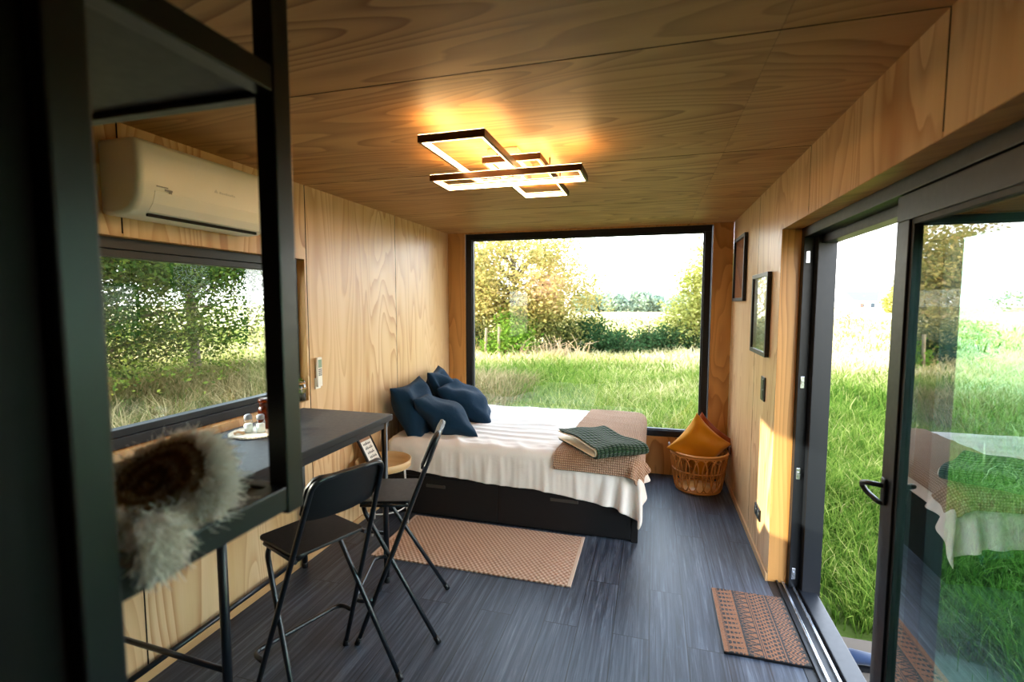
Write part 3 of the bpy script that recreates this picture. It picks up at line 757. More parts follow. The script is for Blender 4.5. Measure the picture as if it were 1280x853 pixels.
# leaning panel: bottom edge on the tray, top tipped back to the wall
Mx = Matrix.Translation((.165, 3.28, NZ+.011)) @ Matrix.Rotation(rad(90), 4, 'Z') @ Matrix.Rotation(rad(-28), 4, 'X') @ Matrix.Diagonal((1.15, 1, 1.22, 1))
def lbox(bm, a, b, bev=0): 
    t = newbm(); addbox(t, a, b, bev); merge(bm, t, 0, None, Mx)
bm = newbm()
for a, b in (((-.075, 0, 0), (.075, .018, .012)), ((-.075, 0, .208), (.075, .018, .22)), ((-.075, 0, .012), (-.063, .018, .208)), ((.063, 0, .012), (.075, .018, .208))): lbox(bm, a, b, .001)
obj('frame', bm, 'dark_plastic', pf)
bm = newbm(); lbox(bm, (-.063, .006, .012), (.063, .014, .208)); obj('paper', bm, 'white_plastic', pf)
bm = newbm(); lbox(bm, (-.063, .0052, .155), (.063, .007, .208)); obj('brown_band', bm, fabric('mottled brown print', '#8a5b3a', '#d9c2ac', 90), pf)
bm = newbm(); rr = random.Random(4)
for i, z in enumerate((.135, .105, .075, .045)):
    x = -.04+.004*i
    while x < .035:
        w = rr.uniform(.006, .014); lbox(bm, (x, .0045, z-.008), (x+.0035, .007, z+rr.uniform(.004, .014))); lbox(bm, (x, .0045, z-.003), (x+w, .007, z+.001)); x += w+.004
obj('lettering', bm, 'dark_plastic', pf)

# ================================================================== bed
bd = thing('bed', 'black storage bed with two drawers under the big window', 'bed', (1.13, 4.28, 0))
BX0, BX1, BY0, BY1 = .12, 2.13, 3.535, 5.03
bm = newbm()
addbox(bm, (BX0, BY0+.02, .03), (BX1, BY1, .40), .003); addbox(bm, (BX0, BY0, .33), (BX1, BY0+.021, .42), .002)
addbox(bm, (BX1-.045, BY0-.001, 0), (BX1+.002, BY1, .42), .003); addbox(bm, (BX0-.03, BY0, 0), (BX0+.05, BY1, .5), .003); addbox(bm, (BX0+.05, BY0+.03, 0), (BX1-.05, BY0+.06, .05))
obj('frame', bm, 'bedblack', bd)
for (a, b, hx0, hx1) in ((BX0+.053, 1.066, .465, .63), (1.072, BX1-.048, 1.49, 1.70)):
    bm = newbm(); addbox(bm, (a, BY0-.002, .018), (b, BY0+.0195, .326), .003); dr = obj('drawer', bm, 'bedblack', bd)
    bm = newbm(); addbox(bm, (hx0, BY0-.014, .246), (hx1, BY0-.0015, .27), .004); obj('handle', bm, 'handle', dr, label='narrow bronze drawer handle')
bm = newbm(); addbox(bm, (BX0+.02, BY0+.0, .405), (BX1-.005, BY1, .60), .045, segs=4); obj('mattress', bm, 'mattress', bd)

# ---------------- cloth draped by a small position-based simulation
MBOX = ((BX0-.01, BY0-.004, .0), (BX1+.006, BY1, .605), .05)
def drape(F, th, steps, iters, kx, ky, seed, bend=.3, grav=4.0, fold=.006, bulge=None):
    """F: flat cloth (ny, nx, 2). Lay it over the mattress, let the overhang fall, keep what lies on top"""
    rng = np.random.default_rng(seed); ny, nx, _ = F.shape
    lo, hi, r = np.array(MBOX[0]), np.array(MBOX[1]), MBOX[2]; top = hi[2]+th
    a = np.maximum(0, F[..., 0]-(hi[0]-r*.2)); b = np.maximum(0, (lo[1]+r*.2)-F[..., 1])
    P = np.zeros((ny, nx, 3)); mn = np.minimum(a, b); phi = np.arctan2(a, b)
    P[..., 0] = np.minimum(F[..., 0], hi[0]+th*.7)+np.where((a > 0) & (b > 0), np.sin(phi)*mn*.75, 0)
    P[..., 1] = np.maximum(F[..., 1], lo[1]-th*.7)-np.where((a > 0) & (b > 0), np.cos(phi)*mn*.75, 0)
    P[..., 2] = top-np.maximum(a, b)*.97
    pin = (F[..., 0] < hi[0]-.07) & (F[..., 1] > lo[1]+.075)
    Z = np.zeros((ny, nx))
    def L0(dj, di):
        A = F[:ny-dj or None, max(0, -di):nx-max(0, di)]; B = F[dj:, max(0, di):nx+min(0, di)]
        d = (B-A)*np.array([kx, ky]); return np.linalg.norm(d, axis=-1)
    S = slice; CL = []
    for st in (0, 1):
        L = L0(0, 1); CL.append(((S(None), S(st, nx-1, 2)), (S(None), S(st+1, nx, 2)), L[:, st::2], 1.0))
        L = L0(1, 0); CL.append(((S(st, ny-1, 2), S(None)), (S(st+1, ny, 2), S(None)), L[st::2], 1.0))
        L = L0(1, 1); CL.append(((S(st, ny-1, 2), S(0, nx-1)), (S(st+1, ny, 2), S(1, nx)), L[st::2], .3))
        L = L0(1, -1); CL.append(((S(st, ny-1, 2), S(1, nx)), (S(st+1, ny, 2), S(0, nx-1)), L[st::2], .3))
    Lb = (L0(0, 2), L0(2, 0))
    # start the hanging part with gentle gathers
    ph = np.cumsum(rng.uniform(.25, .75, nx)); wv = np.sin(ph)[None]*np.ones((ny, 1)); ph2 = np.cumsum(rng.uniform(.25, .75, ny)); wv2 = np.sin(ph2)[:, None]*np.ones((1, nx))
    P[..., 1] -= np.where(b > .03, fold*(1+wv)*np.clip(b*6, 0, 1), 0); P[..., 0] += np.where(a > .03, fold*(1+wv2)*np.clip(a*6, 0, 1), 0)
    P += rng.normal(size=P.shape)*.0015*(~pin)[..., None]
    P0_ = P.copy(); Q = P.copy(); dt2 = (1/60)**2
    ce = (lo+hi)/2; h = (hi-lo)/2-r
    for s_ in range(steps):
        vel = (P-Q)*.94; Q = P.copy(); P = P+vel; P[..., 2] -= grav*dt2
        for it in range(iters):
            for ai, bi, L, k in CL:
                A, B = P[ai], P[bi]; d = B-A; l = np.linalg.norm(d, axis=-1)+1e-9
                c = d*((l-L)/l*.5*k)[..., None]; P[ai] += c; P[bi] -= c
            for (ai, bi), L in zip((((S(None), S(0, nx-2)), (S(None), S(2, nx))), ((S(0, ny-2), S(None)), (S(2, ny), S(None)))), Lb):
                A, B = P[ai], P[bi]; d = B-A; l = np.linalg.norm(d, axis=-1)+1e-9
                c = d*(np.minimum(0, l-L*.985)/l*.25*bend)[..., None]; P[ai] += c; P[bi] -= c
            d = P-ce; q = np.abs(d)-h; o = np.maximum(q, 0); ol = np.linalg.norm(o, axis=-1); mx = q.max(-1)
            sd = np.where(mx > 0, ol, mx)-r; hit = sd < th
            g = np.where((mx > 0)[..., None], o/(ol[..., None]+1e-9), (q == mx[..., None]).astype(float))*np.sign(d)
            P[hit] += (g*(th-sd)[..., None])[hit]
            P[pin] = P0_[pin]; np.maximum(P[..., 2], .02, out=P[..., 2]); np.minimum(P[..., 1], D-.02, out=P[..., 1])
    return P
def flat(x0, x1, y0, y1, step):
    nx, ny = int((x1-x0)/step), int((y1-y0)/step)
    X, Y = np.meshgrid(np.linspace(x0, x1, nx), np.linspace(y0, y1, ny)); return np.stack([X, Y], -1)
def creases(X, Y, n, seed, fx, fy, sharp=1.6):
    """sum of ridged waves, mostly running along one direction"""
    r = np.random.default_rng(seed); o = 0
    for k in range(n):
        u = r.uniform(*fx)*X+r.uniform(*fy)*Y+r.uniform(0, 6)+.9*np.sin(X*r.uniform(2, 6)+Y*r.uniform(2, 6)+r.uniform(0, 6))
        env = .5+.5*np.sin(X*r.uniform(1, 4)+Y*r.uniform(1, 4)+r.uniform(0, 6))
        o = o+env*(1-np.abs(np.sin(u)))**sharp*r.uniform(.5, 1)
    return o
F0 = flat(BX0+.0, BX1+.17, BY0-.262, BY1, .0185)
fxx = np.clip((F0[..., 0]-BX0)/(BX1-BX0), 0, 1.1); wv = np.clip((BY0+.06-F0[..., 1])/.36, 0, 1)
F0[..., 1] += wv*(.07*np.clip(1-fxx*2.0, 0, 1)-.13*np.clip(fxx-.62, 0, 1)/.5)
PS = drape(F0, .008, 46, 14, 1.028, 1.0, 3, fold=.004)
topm = np.clip((PS[..., 2]-.52)/.07, 0, 1)
PS[..., 2] += topm*(.011*creases(F0[..., 0], F0[..., 1], 6, 5, (-3, 3), (9, 26))+.008*creases(F0[..., 0], F0[..., 1], 4, 6, (8, 20), (6, 16))*np.exp(-((F0[..., 1]-3.62)/.16)**2)*1.8)
PS[..., 1] -= (1-topm)*.009*creases(F0[..., 0]*1.0, F0[..., 1], 4, 9, (5, 17), (-9, 9), 1.2)*np.clip((BY0+.05-F0[..., 1])*8, 0, 1)
bm = newbm(); addgrid(bm, PS); bm.normal_update(); bmesh.ops.solidify(bm, geom=bm.faces[:], thickness=.005)
sheet = obj('bed_sheet', bm, 'white_cotton', loc=(1.15, 4.28, .6)); tag(sheet, 'rumpled off-white sheet draped over the bed and its near side', 'bed sheet')
sheet.modifiers.new('smooth', 'SUBSURF').render_levels = 1
# throw over the foot of the bed
F1 = flat(1.52, BX1+.115, BY0-.135, BY1-.01, .0165)
F1[..., 0] += .09*(F1[..., 1]-3.5)/1.5*np.clip((2.25-F1[..., 0])/.7, 0, 1)
F1[..., 1] -= .03*np.clip(F1[..., 0]-1.75, 0, 1)
PT = drape(F1, .036, 40, 14, 1.02, 1.0, 8, bend=.6, fold=.005)
tm = np.clip((PT[..., 2]-.5)/.1, 0, 1)
PT[..., 2] += tm*.008*creases(F1[..., 0], F1[..., 1], 3, 15, (-3, 3), (7, 15))*np.clip((F1[..., 1]-4.0)*2, .15, 1)
bm = newbm(); addgrid(bm, PT); bm.normal_update(); bmesh.ops.solidify(bm, geom=bm.faces[:], thickness=.012)
tw = obj('throw_blanket', bm, 'throw', loc=(1.9, 4.25, .62)); tag(tw, 'beige brown knitted throw spread over the foot of the bed', 'blanket')
tw.modifiers.new('smooth', 'SUBSURF').render_levels = 1
# folded green blanket: a U fold, green outside, fleece inside
gb = thing('folded_blanket', 'folded forest green knitted blanket with cream fleece lining on the throw', 'blanket', (1.83, 3.70, .638))
def fold_profile(L, gap, th):
    pts = []
    for k in range(13): pts.append((L*(1-k/12)-L/2, gap))
    for k in range(1, 9):
        a = PI/2+PI*k/9; pts.append((-L/2+gap/2*1.0*math.cos(a), gap/2+gap/2*math.sin(a)))
    for k in range(13): pts.append((-L/2+L*k/12, 0))
    return pts
def fold_sheet(L, gap, wid, z0, matname, name, off):
    pr = fold_profile(L, gap, 0); nx = 16; P = np.zeros((len(pr), nx, 3)); n = len(pr)
    for j, (a, z) in enumerate(pr):
        # offset inward along the profile normal
        a0, z0_ = pr[max(0, j-1)]; a1, z1_ = pr[min(n-1, j+1)]; tx, tz = a1-a0, z1_-z0_; ln = math.hypot(tx, tz)+1e-9
        nx_, nz_ = -tz/ln, tx/ln
        for i in range(nx):
            b = wid*(i/(nx-1)-.5); t_ = i/(nx-1)
            sag = .010*math.sin(a*14+b*9)+.006*math.sin(b*23+1)
            top = 1 if z > gap*.5 else .15
            P[j, i] = (a+nx_*off+.02*math.sin(b*5), b, z0+z*(.72+.28*t_)+nz_*off+sag*top)
    bm = newbm(); addgrid(bm, P); bm.normal_update(); bmesh.ops.solidify(bm, geom=bm.faces[:], thickness=.009)
    return bm
ang = rad(128)
ROOTM[gb] = Matrix.Translation((1.83, 3.70, .648)) @ Matrix.Rotation(ang, 4, 'Z'); gb.location = (1.83, 3.70, .648); gb.rotation_euler = (0, 0, ang)
bm = fold_sheet(.55, .10, .41, .0, 'green', '', 0); o = obj('knit_face', bm, 'green', gb, local=True); o.modifiers.new('s', 'SUBSURF').render_levels = 1
bm = fold_sheet(.55, .10, .425, .0, 'fleece', '', .014); o = obj('fleece_lining', bm, 'fleece', gb, local=True, label='cream fleece lining'); o.modifiers.new('s', 'SUBSURF').render_levels = 1

# ---------------- pillows
def pillow_bm(a, b, T_, seed, wr=.021):
    rng = np.random.default_rng(seed); n = 30
    ph = rng.uniform(0, 6, 8); fq = rng.uniform(4, 11, 8); dr = rng.uniform(0, PI, 8)
    bm = newbm()
    for sgn in (1, -1):
        P = np.zeros((n, n, 3))
        for j in range(n):
            for i in range(n):
                u, v = i/(n-1)*2-1, j/(n-1)*2-1
                su = math.sin(u*PI/2); sv = math.sin(v*PI/2)
                x = a*su*(1-.13*(1-sv*sv)); y = b*sv*(1-.13*(1-su*su))
                e = max(0, (1-su*su))*max(0, (1-sv*sv))
                z = T_*e**.46
                w = sum(math.sin(fq[k]*(u*math.cos(dr[k])+v*math.sin(dr[k]))+ph[k]) for k in range(8))*wr*min(1, e*3)*.5
                P[j, i] = (x, y, sgn*(z+w))
        V = addgrid(bm, P)
    bmesh.ops.remove_doubles(bm, verts=bm.verts[:], dist=.0008)
    return bm
def pillow(name, label, mat, c, size, rot, seed, cat='pillow', group=None):
    bm = pillow_bm(size[0]/2, size[1]/2, size[2]/2, seed)
    o = obj(name, bm, mat); o.location = c; o.rotation_euler = Euler([rad(r) for r in rot], 'XYZ')
    o.modifiers.new('s', 'SUBSURF').render_levels = 1
    return tag(o, label, cat, group)
PG = 'navy pillows at the head of the bed'
PIL = [('navy blue pillow standing against the wall, nearest the bar table', (.235, 3.83, .80), (.54, .54, .27), (8, 68, 8), 1),
       ('navy blue pillow at the back, in the far corner against the wall', (.245, 4.40, .845), (.54, .54, .26), (0, 66, 14), 2),
       ('navy blue pillow lying in front, lowest of the four', (.44, 3.92, .725), (.62, .60, .30), (-14, 32, 22), 3),
       ('navy blue pillow leaning nearest the window', (.46, 4.43, .765), (.64, .60, .30), (2, 38, 20), 4)]
for lb, c, sz, rt, sd in PIL: pillow('pillow', lb, 'navy', c, sz, rt, sd, 'pillow', PG)

# ================================================================== rug and doormat
bm = newbm(); addbox(bm, (.40, 2.845, 0.001), (1.735, 3.505, .011), .003)
rg = thing('rug', 'pinkish brown woven rug in front of the bed drawers', 'rug', (1.07, 3.17, 0))
obj('woven_field', bm, 'rug', rg)
for x in (.377, 1.735):
    bm = newbm(); addbox(bm, (x, 2.845, .001), (x+.022, 3.505, .0115), .003); obj('hem', bm, 'rug_edge', rg, label='pale woven hem')
def doormat():
    x0, x1, y0, y1 = 2.578, 2.968, 2.50, 3.07; nx, ny = 78, 114
    r = thing('doormat', 'brown coir doormat with black zigzag pattern inside the door', 'doormat', ((x0+x1)/2, (y0+y1)/2, 0))
    bm = newbm(); addbox(bm, (x0, y0, .001), (x1, y1, .012), .002); obj('backing', bm, 'dark_plastic', r)
    V = []; F = []; MI = []
    def pat(u, v):      # u 0..1 across the width (left to right), v along; black = 1
        s_ = u*78; y = v*114
        if u < .05: return 0
        if u < .075: return 1 if int(y) % 2 else 0
        if u < .28:
            w = (y % 8); k = (s_-6)
            if w < 5: return 1 if (k % 4 < 3 and k < 14-w*.5 and w < 5-k*.2) else 0
            return 0
        if u < .305: return 1
        if u < .46:
            w = abs((y % 9)-4.5); k = (u-.305)/.155
            return 1 if abs(w-(1-k)*4.5) < 1.1 or (w < (1-k)*4.5-2.2) else 0
        if u < .475: return 1
        if u < .49: return 0
        if u < .505: return 1
        if u < .72:
            kk = int((u-.505)/.043); w = (y+kk*2.2) % 6
            return 1 if w < 3.8 and ((u-.505) % .043) > .012 else 0
        if u < .735: return 1
        if u < .75: return 0
        if u < .768: return 1
        w = abs((y % 9)-4.5)*1.0; k = (u-.768)/.232*26
        if u > .93: return 1 if w < (u-.93)/.07*4.5 or u > .99 else (1 if (k+w*1.6) % 6 < 3.2 else 0)
        return 1 if (k+w*1.6) % 6 < 3.2 else 0
    bm = newbm(); g = [[bm.verts.new((x0+.002+(x1-x0-.004)*i/nx, y0+.002+(y1-y0-.004)*j/ny, .0145+random.uniform(-.0006, .0006))) for i in range(nx+1)] for j in range(ny+1)]
    for j in range(ny):
        for i in range(nx):
            fc = bm.faces.new((g[j][i], g[j][i+1], g[j+1][i+1], g[j+1][i])); fc.material_index = pat((i+.5)/nx, 1-(j+.5)/ny)
    bd_ = [e for e in bm.edges if e.is_boundary]
    ex = bmesh.ops.extrude_edge_only(bm, edges=bd_)
    for v in ex['geom']:
        if isinstance(v, bmesh.types.BMVert): v.co.z = .0118
    obj('coir_pile', bm, [fabric('coir', '#80502c', '#553017', 500, bstr=.8), fabric('black coir', '#17130f', '#0c0a08', 500, bstr=.8)], r)
doormat()

# ================================================================== basket and cushions
BC = (2.643, 4.79); RB, RT, BH = .195, .252, .365
bk = thing('basket', 'round open rattan basket in the corner under the window', 'basket', (BC[0], BC[1], 0))
def ring(r, z, n=44): return [(BC[0]+r*math.cos(2*PI*k/n), BC[1]+r*math.sin(2*PI*k/n), z) for k in range(n)]
rz = lambda z: RB+(RT-RB)*(z/BH)**.8
bm = newbm(); addtube(bm, ring(RT, BH), .012, 10, True); addtube(bm, ring(RT-.002, BH-.02), .007, 8, True); obj('rim', bm, 'rattan', bk)
bm = newbm(); addtube(bm, ring(rz(.2), .2), .006, 8, True); obj('hoop', bm, 'rattan', bk)
bm = newbm(); addtube(bm, ring(RB, .012), .01, 8, True); addtube(bm, ring(RB+.006, .03), .007, 8, True); addlathe(bm, [(0, .004), (RB-.005, .004), (RB-.005, .012), (0, .012)], (BC[0], BC[1], 0), 40); obj('base', bm, 'rattan', bk)
NL = 20
for k in range(NL):
    a0 = 2*PI*k/NL; hw = 2*PI/NL*.78; pts = []
    for q in range(30):
        t_ = 2*PI*q/30; z = .186+.158*math.copysign(abs(math.sin(t_))**.8, math.sin(t_)); aa = a0+hw*math.cos(t_)*(1 if z > .15 else .9); r_ = rz(z)+.003*(1 if k % 2 else -1)
        pts.append((BC[0]+r_*math.cos(aa), BC[1]+r_*math.sin(aa), z))
    bm = newbm(); addtube(bm, pts, .0062, 6, True); obj('cane_loop', bm, 'rattan', bk)
for sgn in (-1, 1):
    bm = newbm(); a0 = PI if sgn < 0 else 0
    pts = []
    for q in range(13):
        s_ = q/12*2-1; aa = a0+s_*.22; pts.append((BC[0]+(RT+.012)*math.cos(aa), BC[1]+(RT+.012)*math.sin(aa), BH+.045*(1-s_*s_)))
    addtube(bm, pts, .011, 8); obj('handle', bm, 'rattan_dark', bk)
pillow('cushion', 'mustard yellow cushion standing in the rattan basket', 'mustard', (2.64, 4.74, .42), (.42, .44, .17), (72, 42, 4), 11, 'cushion', 'cushions in the basket')
pillow('cushion', 'rust brown cushion behind the mustard one in the basket', 'rust', (2.69, 4.86, .42), (.40, .42, .14), (74, 40, -6), 12, 'cushion', 'cushions in the basket')

# ================================================================== right wall: pictures, switch, socket
def picture(label, y0, y1, z0, z1, m, fw=.028):
    r = thing('framed_picture', label, 'picture', (W, (y0+y1)/2, z0), 0, 'pictures on the right wall')
    bm = newbm(); rect_frame(bm, 'x', W-.028, W-.001, y0, y1, z0, z1, fw, 0, .002); obj('frame', bm, 'dark_plastic', r)
    bm = newbm(); addbox(bm, (W-.013, y0+fw-.002, z0+fw-.002), (W-.006, y1-fw+.002, z1-fw+.002)); obj('print', bm, m, r)
    bm = newbm(); addbox(bm, (W-.018, y0+fw-.002, z0+fw-.002), (W-.016, y1-fw+.002, z1-fw+.002)); obj('glass_cover', bm, 'glass', r)
def art_brown():
    t = NT('brown abstract print'); v = t.coords((1, 1, .35)); n = t.noise(v, 14, 5, .6, 1.5)
    c = t.ramp(n, [(.3, '#5e3323'), (.5, '#96593c'), (.62, '#7a4630'), (.75, '#c19a7c')]); t.bsdf(c, .6); return t.m
def art_birch():
    t = NT('birch wood photograph'); v = t.coords((1, 9, .5)); n = t.noise(v, 4, 4, .6, .3)
    s_ = t.n('ShaderNodeSeparateXYZ'); t.l(t.coords(), s_.inputs[0]); z = t.math('ADD', s_.outputs[2], t.math('MULTIPLY', t.noise(t.coords(), 16, 4), .12))
    bg = t.ramp(t.math('MULTIPLY', z, 1.7), [(.1, '#d8d878'), (.22, '#a8a878'), (.4, '#d0cfba'), (.75, '#eceeea'), (1, '#fafcfc')])
    tr = t.ramp(n, [(.30, '#26221b'), (.37, (1, 1, 1, 1)), (.62, (1, 1, 1, 1)), (.7, '#dfe0d8')]); c = t.mix(.5, bg, tr, 'MULTIPLY'); t.bsdf(c, .35); return t.m
picture('black framed picture with a brown abstract print, nearer the window', 4.35, 4.89, 1.752, 2.305, art_brown())
picture('black framed photograph of a birch wood, nearer the door', 3.462, 3.966, 1.385, 1.936, art_birch())
sw = thing('light_switch', 'black double light switch on the right wall below the photograph', 'light switch', (W, 3.57, 1.085))
bm = newbm(); addbox(bm, (W-.010, 3.52, 1.085), (W-.0005, 3.625, 1.245), .003); obj('plate', bm, 'dark_plastic', sw)
for z in (1.098, 1.168):
    bm = newbm(); addbox(bm, (W-.014, 3.538, z), (W-.0095, 3.607, z+.062), .002); obj('rocker', bm, 'blackmetal', sw)
so = thing('power_socket', 'black double power socket low on the right wall', 'socket', (W, 3.585, .27))
bm = newbm(); addbox(bm, (W-.011, 3.505, .272), (W-.0005, 3.662, .35), .003); obj('plate', bm, 'dark_plastic', so)
for y in (3.544, 3.622):
    bm = newbm(); t_ = newbm(); addlathe(t_, [(.0, 0), (.026, 0), (.03, .002), (.03, .005), (.0, .005)], (0, 0, 0), 24); merge(bm, t_, 0, None, Matrix.Translation((W-.010, y, .311)) @ Matrix.Rotation(-PI/2, 4, 'Y')); obj('socket_well', bm, 'blackmetal', so)

# ================================================================== outdoors
bm = newbm()
n = 60; rngx = np.linspace(-1, 1, n)
for sx in (0,):
    g = []
    for j in range(n):
        row = []
        for i in range(n):
            x = math.copysign(abs(rngx[i])**2.2, rngx[i])*320; y = math.copysign(abs(rngx[j])**2.2, rngx[j])*320+4
            row.append(bm.verts.new((x, y, G)))
        g.append(row)
    for j in range(n-1):
        for i in range(n-1): bm.faces.new((g[j][i], g[j][i+1], g[j+1][i+1], g[j+1][i]))
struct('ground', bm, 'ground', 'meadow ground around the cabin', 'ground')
bm = newbm()
addlathe(bm, [(0, .012), (.25, .01), (.4, .004), (.46, -.01)], (3.62, 2.85, G), 30, wob=lambda a: 1+.18*math.sin(2*a+.6)+.09*math.sin(5*a))
tag(obj('bare_soil', bm, 'soil', loc=(3.62, 2.85, G)), 'patch of bare trodden soil and straw outside the glass door', 'soil')
bm = newbm(); addbox(bm, (3.19, 2.3, G), (3.42, 2.95, -.085), .012)
tag(obj('doorstep', bm, 'bark', loc=(3.32, 2.6, G)), 'wooden doorstep outside the sliding door', 'step')
def shoe(label, x, y, rot, m):
    r = thing('shoe', label, 'shoe', (x, y, -.085), rot)
    bm = newbm(); secs = []
    # stations along the foot: (pos, half width, height)
    for (p, w, h) in ((-.135, .022, .05), (-.12, .034, .075), (-.07, .038, .085), (-.02, .037, .075), (.04, .044, .058), (.09, .045, .048), (.125, .034, .04), (.142, .014, .028)):
        ringv = [bm.verts.new((w*math.cos(t), p, .018+max(0, (h-.018)*(math.sin(t)*.5+.5)*1.0))) for t in np.linspace(0, 2*PI, 15)[:-1]]; secs.append(ringv)
    for a, b in zip(secs[:-1], secs[1:]):
        for k in range(14): bm.faces.new((a[k], a[(k+1) % 14], b[(k+1) % 14], b[k])).smooth = True
    bm.faces.new(secs[0]); bm.faces.new(secs[-1]); obj('upper', bm, m, r, local=True)
    bm = newbm(); o = [(math.cos(t)*.044*(1-.15*math.sin(t)*0), math.sin(t)*.143) for t in np.linspace(0, 2*PI, 25)[:-1]]
    addpoly(bm, [Vector((x_, y_, 0)) for x_, y_ in o], (0, 0, .02)); obj('sole', bm, 'dark_plastic', r, local=True)
    bm = newbm()
    for p in (.02, .045, .07): addtube(bm, [(-.022, p, .052-(p-.02)*.3), (0, p+.004, .064-(p-.02)*.35), (.022, p, .052-(p-.02)*.3)], .003, 6)
    obj('laces', bm, 'grey_plastic', r, local=True)
MS1 = fabric('dark blue suede', '#1c2b44', '#0e1728', 200); MS2 = fabric('light blue canvas', '#3d84b8', '#2a6796', 200)
shoe('dark blue shoe on the doorstep in the open doorway', 3.27, 2.72, rad(-80), MS1)
shoe('light blue shoe on the doorstep behind the door frame', 3.37, 2.50, rad(-60), MS2)

# ---------------- grass
CAM = np.array([2.2004, 0, 1.7334])
def in_house(x, y): return (x > -.75) & (x < W+.42) & (y < D+.5)
def tufts(n, xr, yr, hmean, blades, dry, spread=.10, bw=.0035, dens=None, seed=0):
    rng = np.random.default_rng(seed)
    x = rng.uniform(*xr, n); y = rng.uniform(*yr, n)
    keep = ~in_house(x, y)
    keep &= ~((x > 3.1) & (x < 3.5) & (y > 2.15) & (y < 3.05))
    soil = np.hypot(x-3.62, (y-2.85))
    keep &= (soil > .42) | (rng.uniform(size=n) < .06)
    if dens is not None: keep &= rng.uniform(size=n) < dens(x, y)
    x, y = x[keep], y[keep]; n = len(x)
    hv = hmean(x, y)*rng.uniform(.6, 1.25, n); dv = dry(x, y)
    X = np.repeat(x, blades); Y = np.repeat(y, blades); Hh = np.repeat(hv, blades); Dv = np.repeat(dv, blades); N = len(X)
    a = rng.uniform(0, 2*PI, N); r = np.abs(rng.normal(size=N))*spread
    bx, by = X+np.cos(a)*r, Y+np.sin(a)*r
    h = Hh*rng.uniform(.5, 1.15, N); lean = h*rng.uniform(.25, .95, N); la = a+rng.normal(size=N)*.6
    w = bw*rng.uniform(.7, 1.5, N)*(1+np.hypot(bx-CAM[0], by-CAM[1])*.14)
    wa = la+PI/2+rng.normal(size=N)*.5
    base = np.stack([bx, by, np.full(N, G)], -1); ld = np.stack([np.cos(la), np.sin(la), np.zeros(N)], -1); wd = np.stack([np.cos(wa), np.sin(wa), np.zeros(N)], -1)*w[:, None]
    up = np.array([0, 0, 1.])
    mid = base+up*(h*.62)[:, None]+ld*(lean*.35)[:, None]; tip = base+up*(h*rng.uniform(.72, 1.0, N))[:, None]+ld*lean[:, None]
    V = np.stack([base-wd, base+wd, mid+wd*.8, mid-wd*.8, tip], 1).reshape(-1, 3)
    i = np.arange(N)*5
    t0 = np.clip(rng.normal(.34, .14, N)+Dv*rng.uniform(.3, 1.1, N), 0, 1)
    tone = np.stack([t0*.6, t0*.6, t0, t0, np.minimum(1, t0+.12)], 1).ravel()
    return V, np.stack([i, i+1, i+2, i+3], -1), np.stack([i+3, i+2, i+4], -1), tone
def fbm(x, y, s, seed=0):
    r = np.random.default_rng(seed); o = 0
    for k in range(6):
        a = r.uniform(0, 2*PI); f = s*(1.7**(k/2)); o = o+np.sin((x*np.cos(a)+y*np.sin(a))*f+r.uniform(0, 6))/(1+k*.35)
    return o/3
def patches(x, y): return np.clip(.12+.33*fbm(x, y, .9, 4)+.22*np.exp(-((x-4.6)**2+(y-6.2)**2)/1.2), 0, .7)
def dist(x, y): return np.hypot(x-1.5, y-2.5)
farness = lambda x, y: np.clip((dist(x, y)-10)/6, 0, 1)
sets = []
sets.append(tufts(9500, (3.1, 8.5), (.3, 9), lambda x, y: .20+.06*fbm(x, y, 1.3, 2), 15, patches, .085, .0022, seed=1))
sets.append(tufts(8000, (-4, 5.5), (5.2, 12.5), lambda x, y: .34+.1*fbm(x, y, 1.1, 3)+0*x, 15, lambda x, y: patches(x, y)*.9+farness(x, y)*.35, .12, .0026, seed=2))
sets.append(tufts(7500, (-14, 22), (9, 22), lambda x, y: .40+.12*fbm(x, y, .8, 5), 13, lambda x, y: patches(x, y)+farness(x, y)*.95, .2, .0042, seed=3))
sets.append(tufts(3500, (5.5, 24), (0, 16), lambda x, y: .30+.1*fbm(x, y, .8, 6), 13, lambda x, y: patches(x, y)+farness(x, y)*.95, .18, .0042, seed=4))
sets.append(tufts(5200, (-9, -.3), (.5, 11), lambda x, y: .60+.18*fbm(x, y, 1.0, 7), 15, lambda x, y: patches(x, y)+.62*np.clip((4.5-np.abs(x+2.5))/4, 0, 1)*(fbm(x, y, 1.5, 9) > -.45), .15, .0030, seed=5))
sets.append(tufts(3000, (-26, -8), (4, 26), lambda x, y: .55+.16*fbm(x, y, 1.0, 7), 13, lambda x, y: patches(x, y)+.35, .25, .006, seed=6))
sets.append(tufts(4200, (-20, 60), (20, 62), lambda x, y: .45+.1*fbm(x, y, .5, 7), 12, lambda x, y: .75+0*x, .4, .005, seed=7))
def grass(name, sets, m, label):
    off = 0; VV, Q, Tt, TN = [], [], [], []
    for V, q, tr, tn in sets: VV.append(V); Q.append(q+off); Tt.append(tr+off); TN.append(tn); off += len(V)
    tag(npmesh(name, np.concatenate(VV), [np.concatenate(Q), np.concatenate(Tt)], m, np.concatenate(TN)), label, 'grass', kind='stuff')
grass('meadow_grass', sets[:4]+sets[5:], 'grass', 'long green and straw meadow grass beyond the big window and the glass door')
grass('dry_grass', sets[4:5], 'dry_grass', 'tall half-dry grass just outside the side window')

